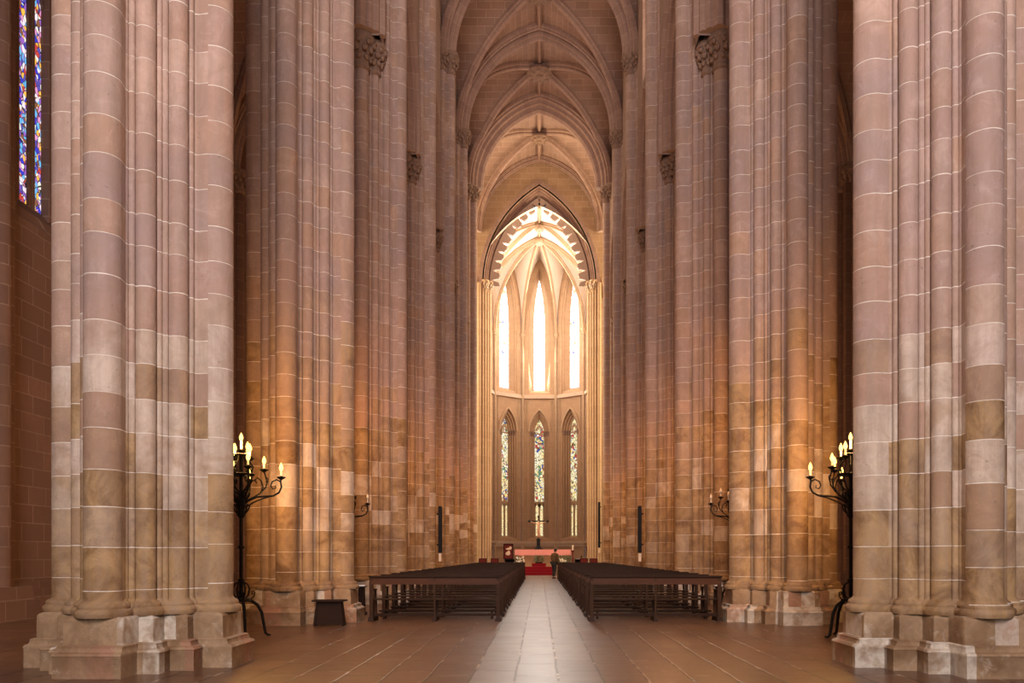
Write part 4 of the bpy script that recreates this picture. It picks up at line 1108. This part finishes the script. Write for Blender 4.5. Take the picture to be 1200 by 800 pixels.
def make_chair():
    t = thing('upholstered_chair', 'x', 'chair')
    m = MB(); m.box((0, 0, .45), (.46, .44, .09)); m.build('seat', M['redseat'], t)
    m = MB(); m.box((0, -.21, .86), (.40, .06, .54)); m.build('backrest', M['redseat'], t)
    m = MB()
    for x in (-.22, .22): m.box((x, -.21, .58), (.04, .05, 1.12))
    m.box((0, -.21, 1.14), (.46, .05, .05)); m.build('back_frame', M['stool'], t, smooth=0)
    for x in (-.2, .2):
        for y in (-.2, .2):
            m = MB(); m.box((x, y, .2), (.04, .04, .4)); m.build('leg', M['stool'], t, smooth=0)
    return t
ch = make_chair()
for i, (px, lab) in enumerate(((566, 'red upholstered chair behind the left pews, nearest the far left pier'), (580, 'red upholstered chair between the far left pier and the reading desk'),
                               (684, 'red upholstered chair just right of the black desk with papers'), (695.5, 'red upholstered chair behind the right pews, beside the far right pier'))):
    o = ch if i == 0 else copy_tree(ch)
    y = 48.3; o.location = ((px - 632) * y / 933, y, 0); o.rotation_euler = (0, 0, 0)
    tag(o, lab, 'chair', 'red chairs behind the pews')

# ------------------------------------------------------------------ person
t = thing('person', 'person in a brown jacket and dark trousers walking by the last right pew, head bowed', 'person', (.87, 46.55, 0), R(-35))
# local: facing +y, slightly stooped
J = [(0, 0, .93), (0, .01, 1.08), (0, .04, 1.25), (0, .07, 1.40), (0, .10, 1.49), (0, .14, 1.56), (0, .16, 1.66),
     (-.17, .06, 1.38), (-.22, .06, 1.14), (-.20, .18, .93), (-.195, .21, .85), (.17, .06, 1.38), (.22, .05, 1.14), (.21, .16, .93), (.205, .19, .85),
     (-.09, 0, .88), (-.10, .10, .50), (-.10, .06, .09), (-.10, .17, .035), (.09, 0, .88), (.10, -.04, .50), (.10, -.20, .11), (.10, -.11, .035)]
Bn = [(0, 1), (1, 2), (2, 3), (3, 4), (4, 5), (5, 6), (3, 7), (7, 8), (8, 9), (9, 10), (3, 11), (11, 12), (12, 13), (13, 14), (0, 15), (15, 16), (16, 17), (17, 18), (0, 19), (19, 20), (20, 21), (21, 22)]
Rd = [.14, .135, .145, .12, .055, .07, .088, .065, .05, .038, .032, .065, .05, .038, .032, (.08), .045, .03, .02, .08, .045, .03, .02]
for (w, sx) in ((10, -1), (14, 1)):
    bx, by, bz = J[w]
    for k, (dx, ln) in enumerate(((-.028, .055), (-.01, .065), (.008, .06), (.025, .05))):
        i = len(J); J += [(bx + dx * .8, by + .012, bz - .05), (bx + dx, by + .035, bz - .05 - ln * .6), (bx + dx, by + .05, bz - .05 - ln)]
        Bn += [(w, i), (i, i + 1), (i + 1, i + 2)]; Rd += [.011, .009, .008]
    i = len(J); J += [(bx - sx * .035, by + .03, bz - .02), (bx - sx * .042, by + .055, bz - .06)]; Bn += [(w, i), (i, i + 1)]; Rd += [.012, .009]
skin_body('body', J, Bn, Rd, M['skin'], t, 1)
face = MB(); hc = Vector((0, .175, 1.635))
face.blob((0, hc.y + .085, hc.z - .005), (.016, .026, .022)); 
for s in (-1, 1): face.blob((s * .09, hc.y - .015, hc.z), (.012, .022, .032)); face.blob((s * .033, hc.y + .078, hc.z + .022), (.012, .01, .007))
face.box((0, hc.y + .078, hc.z - .045), (.045, .012, .008)); face.build('face_features', M['skin'], t)
hr = MB(); hr.blob((0, .150, 1.675), (.098, .108, .085), 16, 8); hr.blob((0, .10, 1.62), (.085, .06, .08), 12, 6); hr.build('hair', M['hair'], t)
JJ = J[:15]; 
def cloth(name, idx, bones, rads, mat):
    mp = {v: i for i, v in enumerate(idx)}
    return skin_body(name, [J[i] for i in idx], [(mp[a], mp[b]) for a, b in bones], rads, mat, t, 2)
jk = [0, 1, 2, 3, 7, 8, 9, 11, 12, 13, 4]
cloth('jacket', jk, [(0, 1), (1, 2), (2, 3), (3, 7), (7, 8), (8, 9), (3, 11), (11, 12), (12, 13), (3, 4)], [.185, .18, .18, .15, .09, .075, .06, .09, .075, .06, .072], M['jacket'])
cloth('trousers', [0, 15, 16, 17, 19, 20, 21], [(0, 15), (15, 16), (16, 17), (0, 19), (19, 20), (20, 21)], [.165, .115, .085, .068, .115, .085, .068], M['trouser'])
sh = MB()
for (x, y) in ((-.10, .12), (.10, -.14)): sh.blob((x, y, .045), (.05, .135, .045), 10, 6); sh.box((x, y, .012), (.085, .25, .024))
sh.build('shoes', M['black'], t)

# ------------------------------------------------------------------ lights
def area(name, loc, rot, sx, sy, power, col):
    l = bpy.data.lights.new(name, 'AREA'); l.shape = 'RECTANGLE'; l.size = sx; l.size_y = sy; l.energy = power; l.color = col
    o = bpy.data.objects.new(name, l); COL.objects.link(o); o.location = loc; o.rotation_euler = rot; return o
def point(name, loc, power, col, r=.1):
    l = bpy.data.lights.new(name, 'POINT'); l.energy = power; l.color = col; l.shadow_soft_size = r
    o = bpy.data.objects.new(name, l); COL.objects.link(o); o.location = loc; return o
# daylight through the west window and the open west door behind the camera
area('west_window_daylight', (0, YW + .3, 15.5), (R(90), 0, 0), 5.2, 11, 5200, (1, .92, .94))
area('west_door_daylight', (0, YW + .2, 3.0), (R(90), 0, 0), 4.0, 5.5, 900, (1, .92, .86))
# transept windows
for s in (-1, 1):
    area('transept_window_daylight', (s * 15.6, (YC0 + YC1) / 2, 16), (R(90), 0, R(90) * s), 3.2, 13, 4800, (1, .78, .48))
# apse windows
for s in (-1, 1):
    area('chancel_window_daylight', (s * 4.3, (YC1 + YA) / 2, 19.5), (R(100), 0, R(90) * s), 1.4, 7, 1200, (1, .94, .86))
area('apse_window_daylight', (0, YA + 4.0, 19.5), (R(-78), 0, 0), 2.2, 8, 1500, (1, .93, .84))
# candelabra
for (x, y) in ((-4.98, Y0 + BAY / 2 - .05), (5.18, Y0 + BAY / 2 - .1)):
    point('candelabrum_glow', (x, y, 3.3), 560, (1, .52, .16), .25)
# unseen warm fill added in the arcade openings to light the piers
for k in range(1, NP - 1):
    for s in (-1, 1):
        point('arcade_fill', (s * 4.6, PY[k] + BAY * .42, 5.0), 380, (1, .50, .20), .3)

# ------------------------------------------------------------------ world, camera
w = bpy.data.worlds.new('World'); scene.world = w; w.use_nodes = True
bg = w.node_tree.nodes['Background']; bg.inputs[0].default_value = (.8, .85, 1, 1); bg.inputs[1].default_value = .3
cam = bpy.data.cameras.new('Camera'); co = bpy.data.objects.new('Camera', cam); COL.objects.link(co)
co.location = (0, 0, 1.37); co.rotation_euler = (R(90), 0, 0)
cam.sensor_width = 36; cam.lens = 933 / 1200 * 36; cam.shift_x = -32 / 1200; cam.shift_y = 250 / 1200; cam.clip_end = 300; cam.clip_start = .05
scene.camera = co
vs = scene.view_settings; vs.view_transform = 'Standard'; vs.look = 'None'; vs.gamma = 1.0; vs.use_curve_mapping = False; vs.exposure = 0.0
scene.cycles.use_denoising = True
scene.cycles.max_bounces = 8; scene.cycles.diffuse_bounces = 5; scene.cycles.sample_clamp_indirect = 8
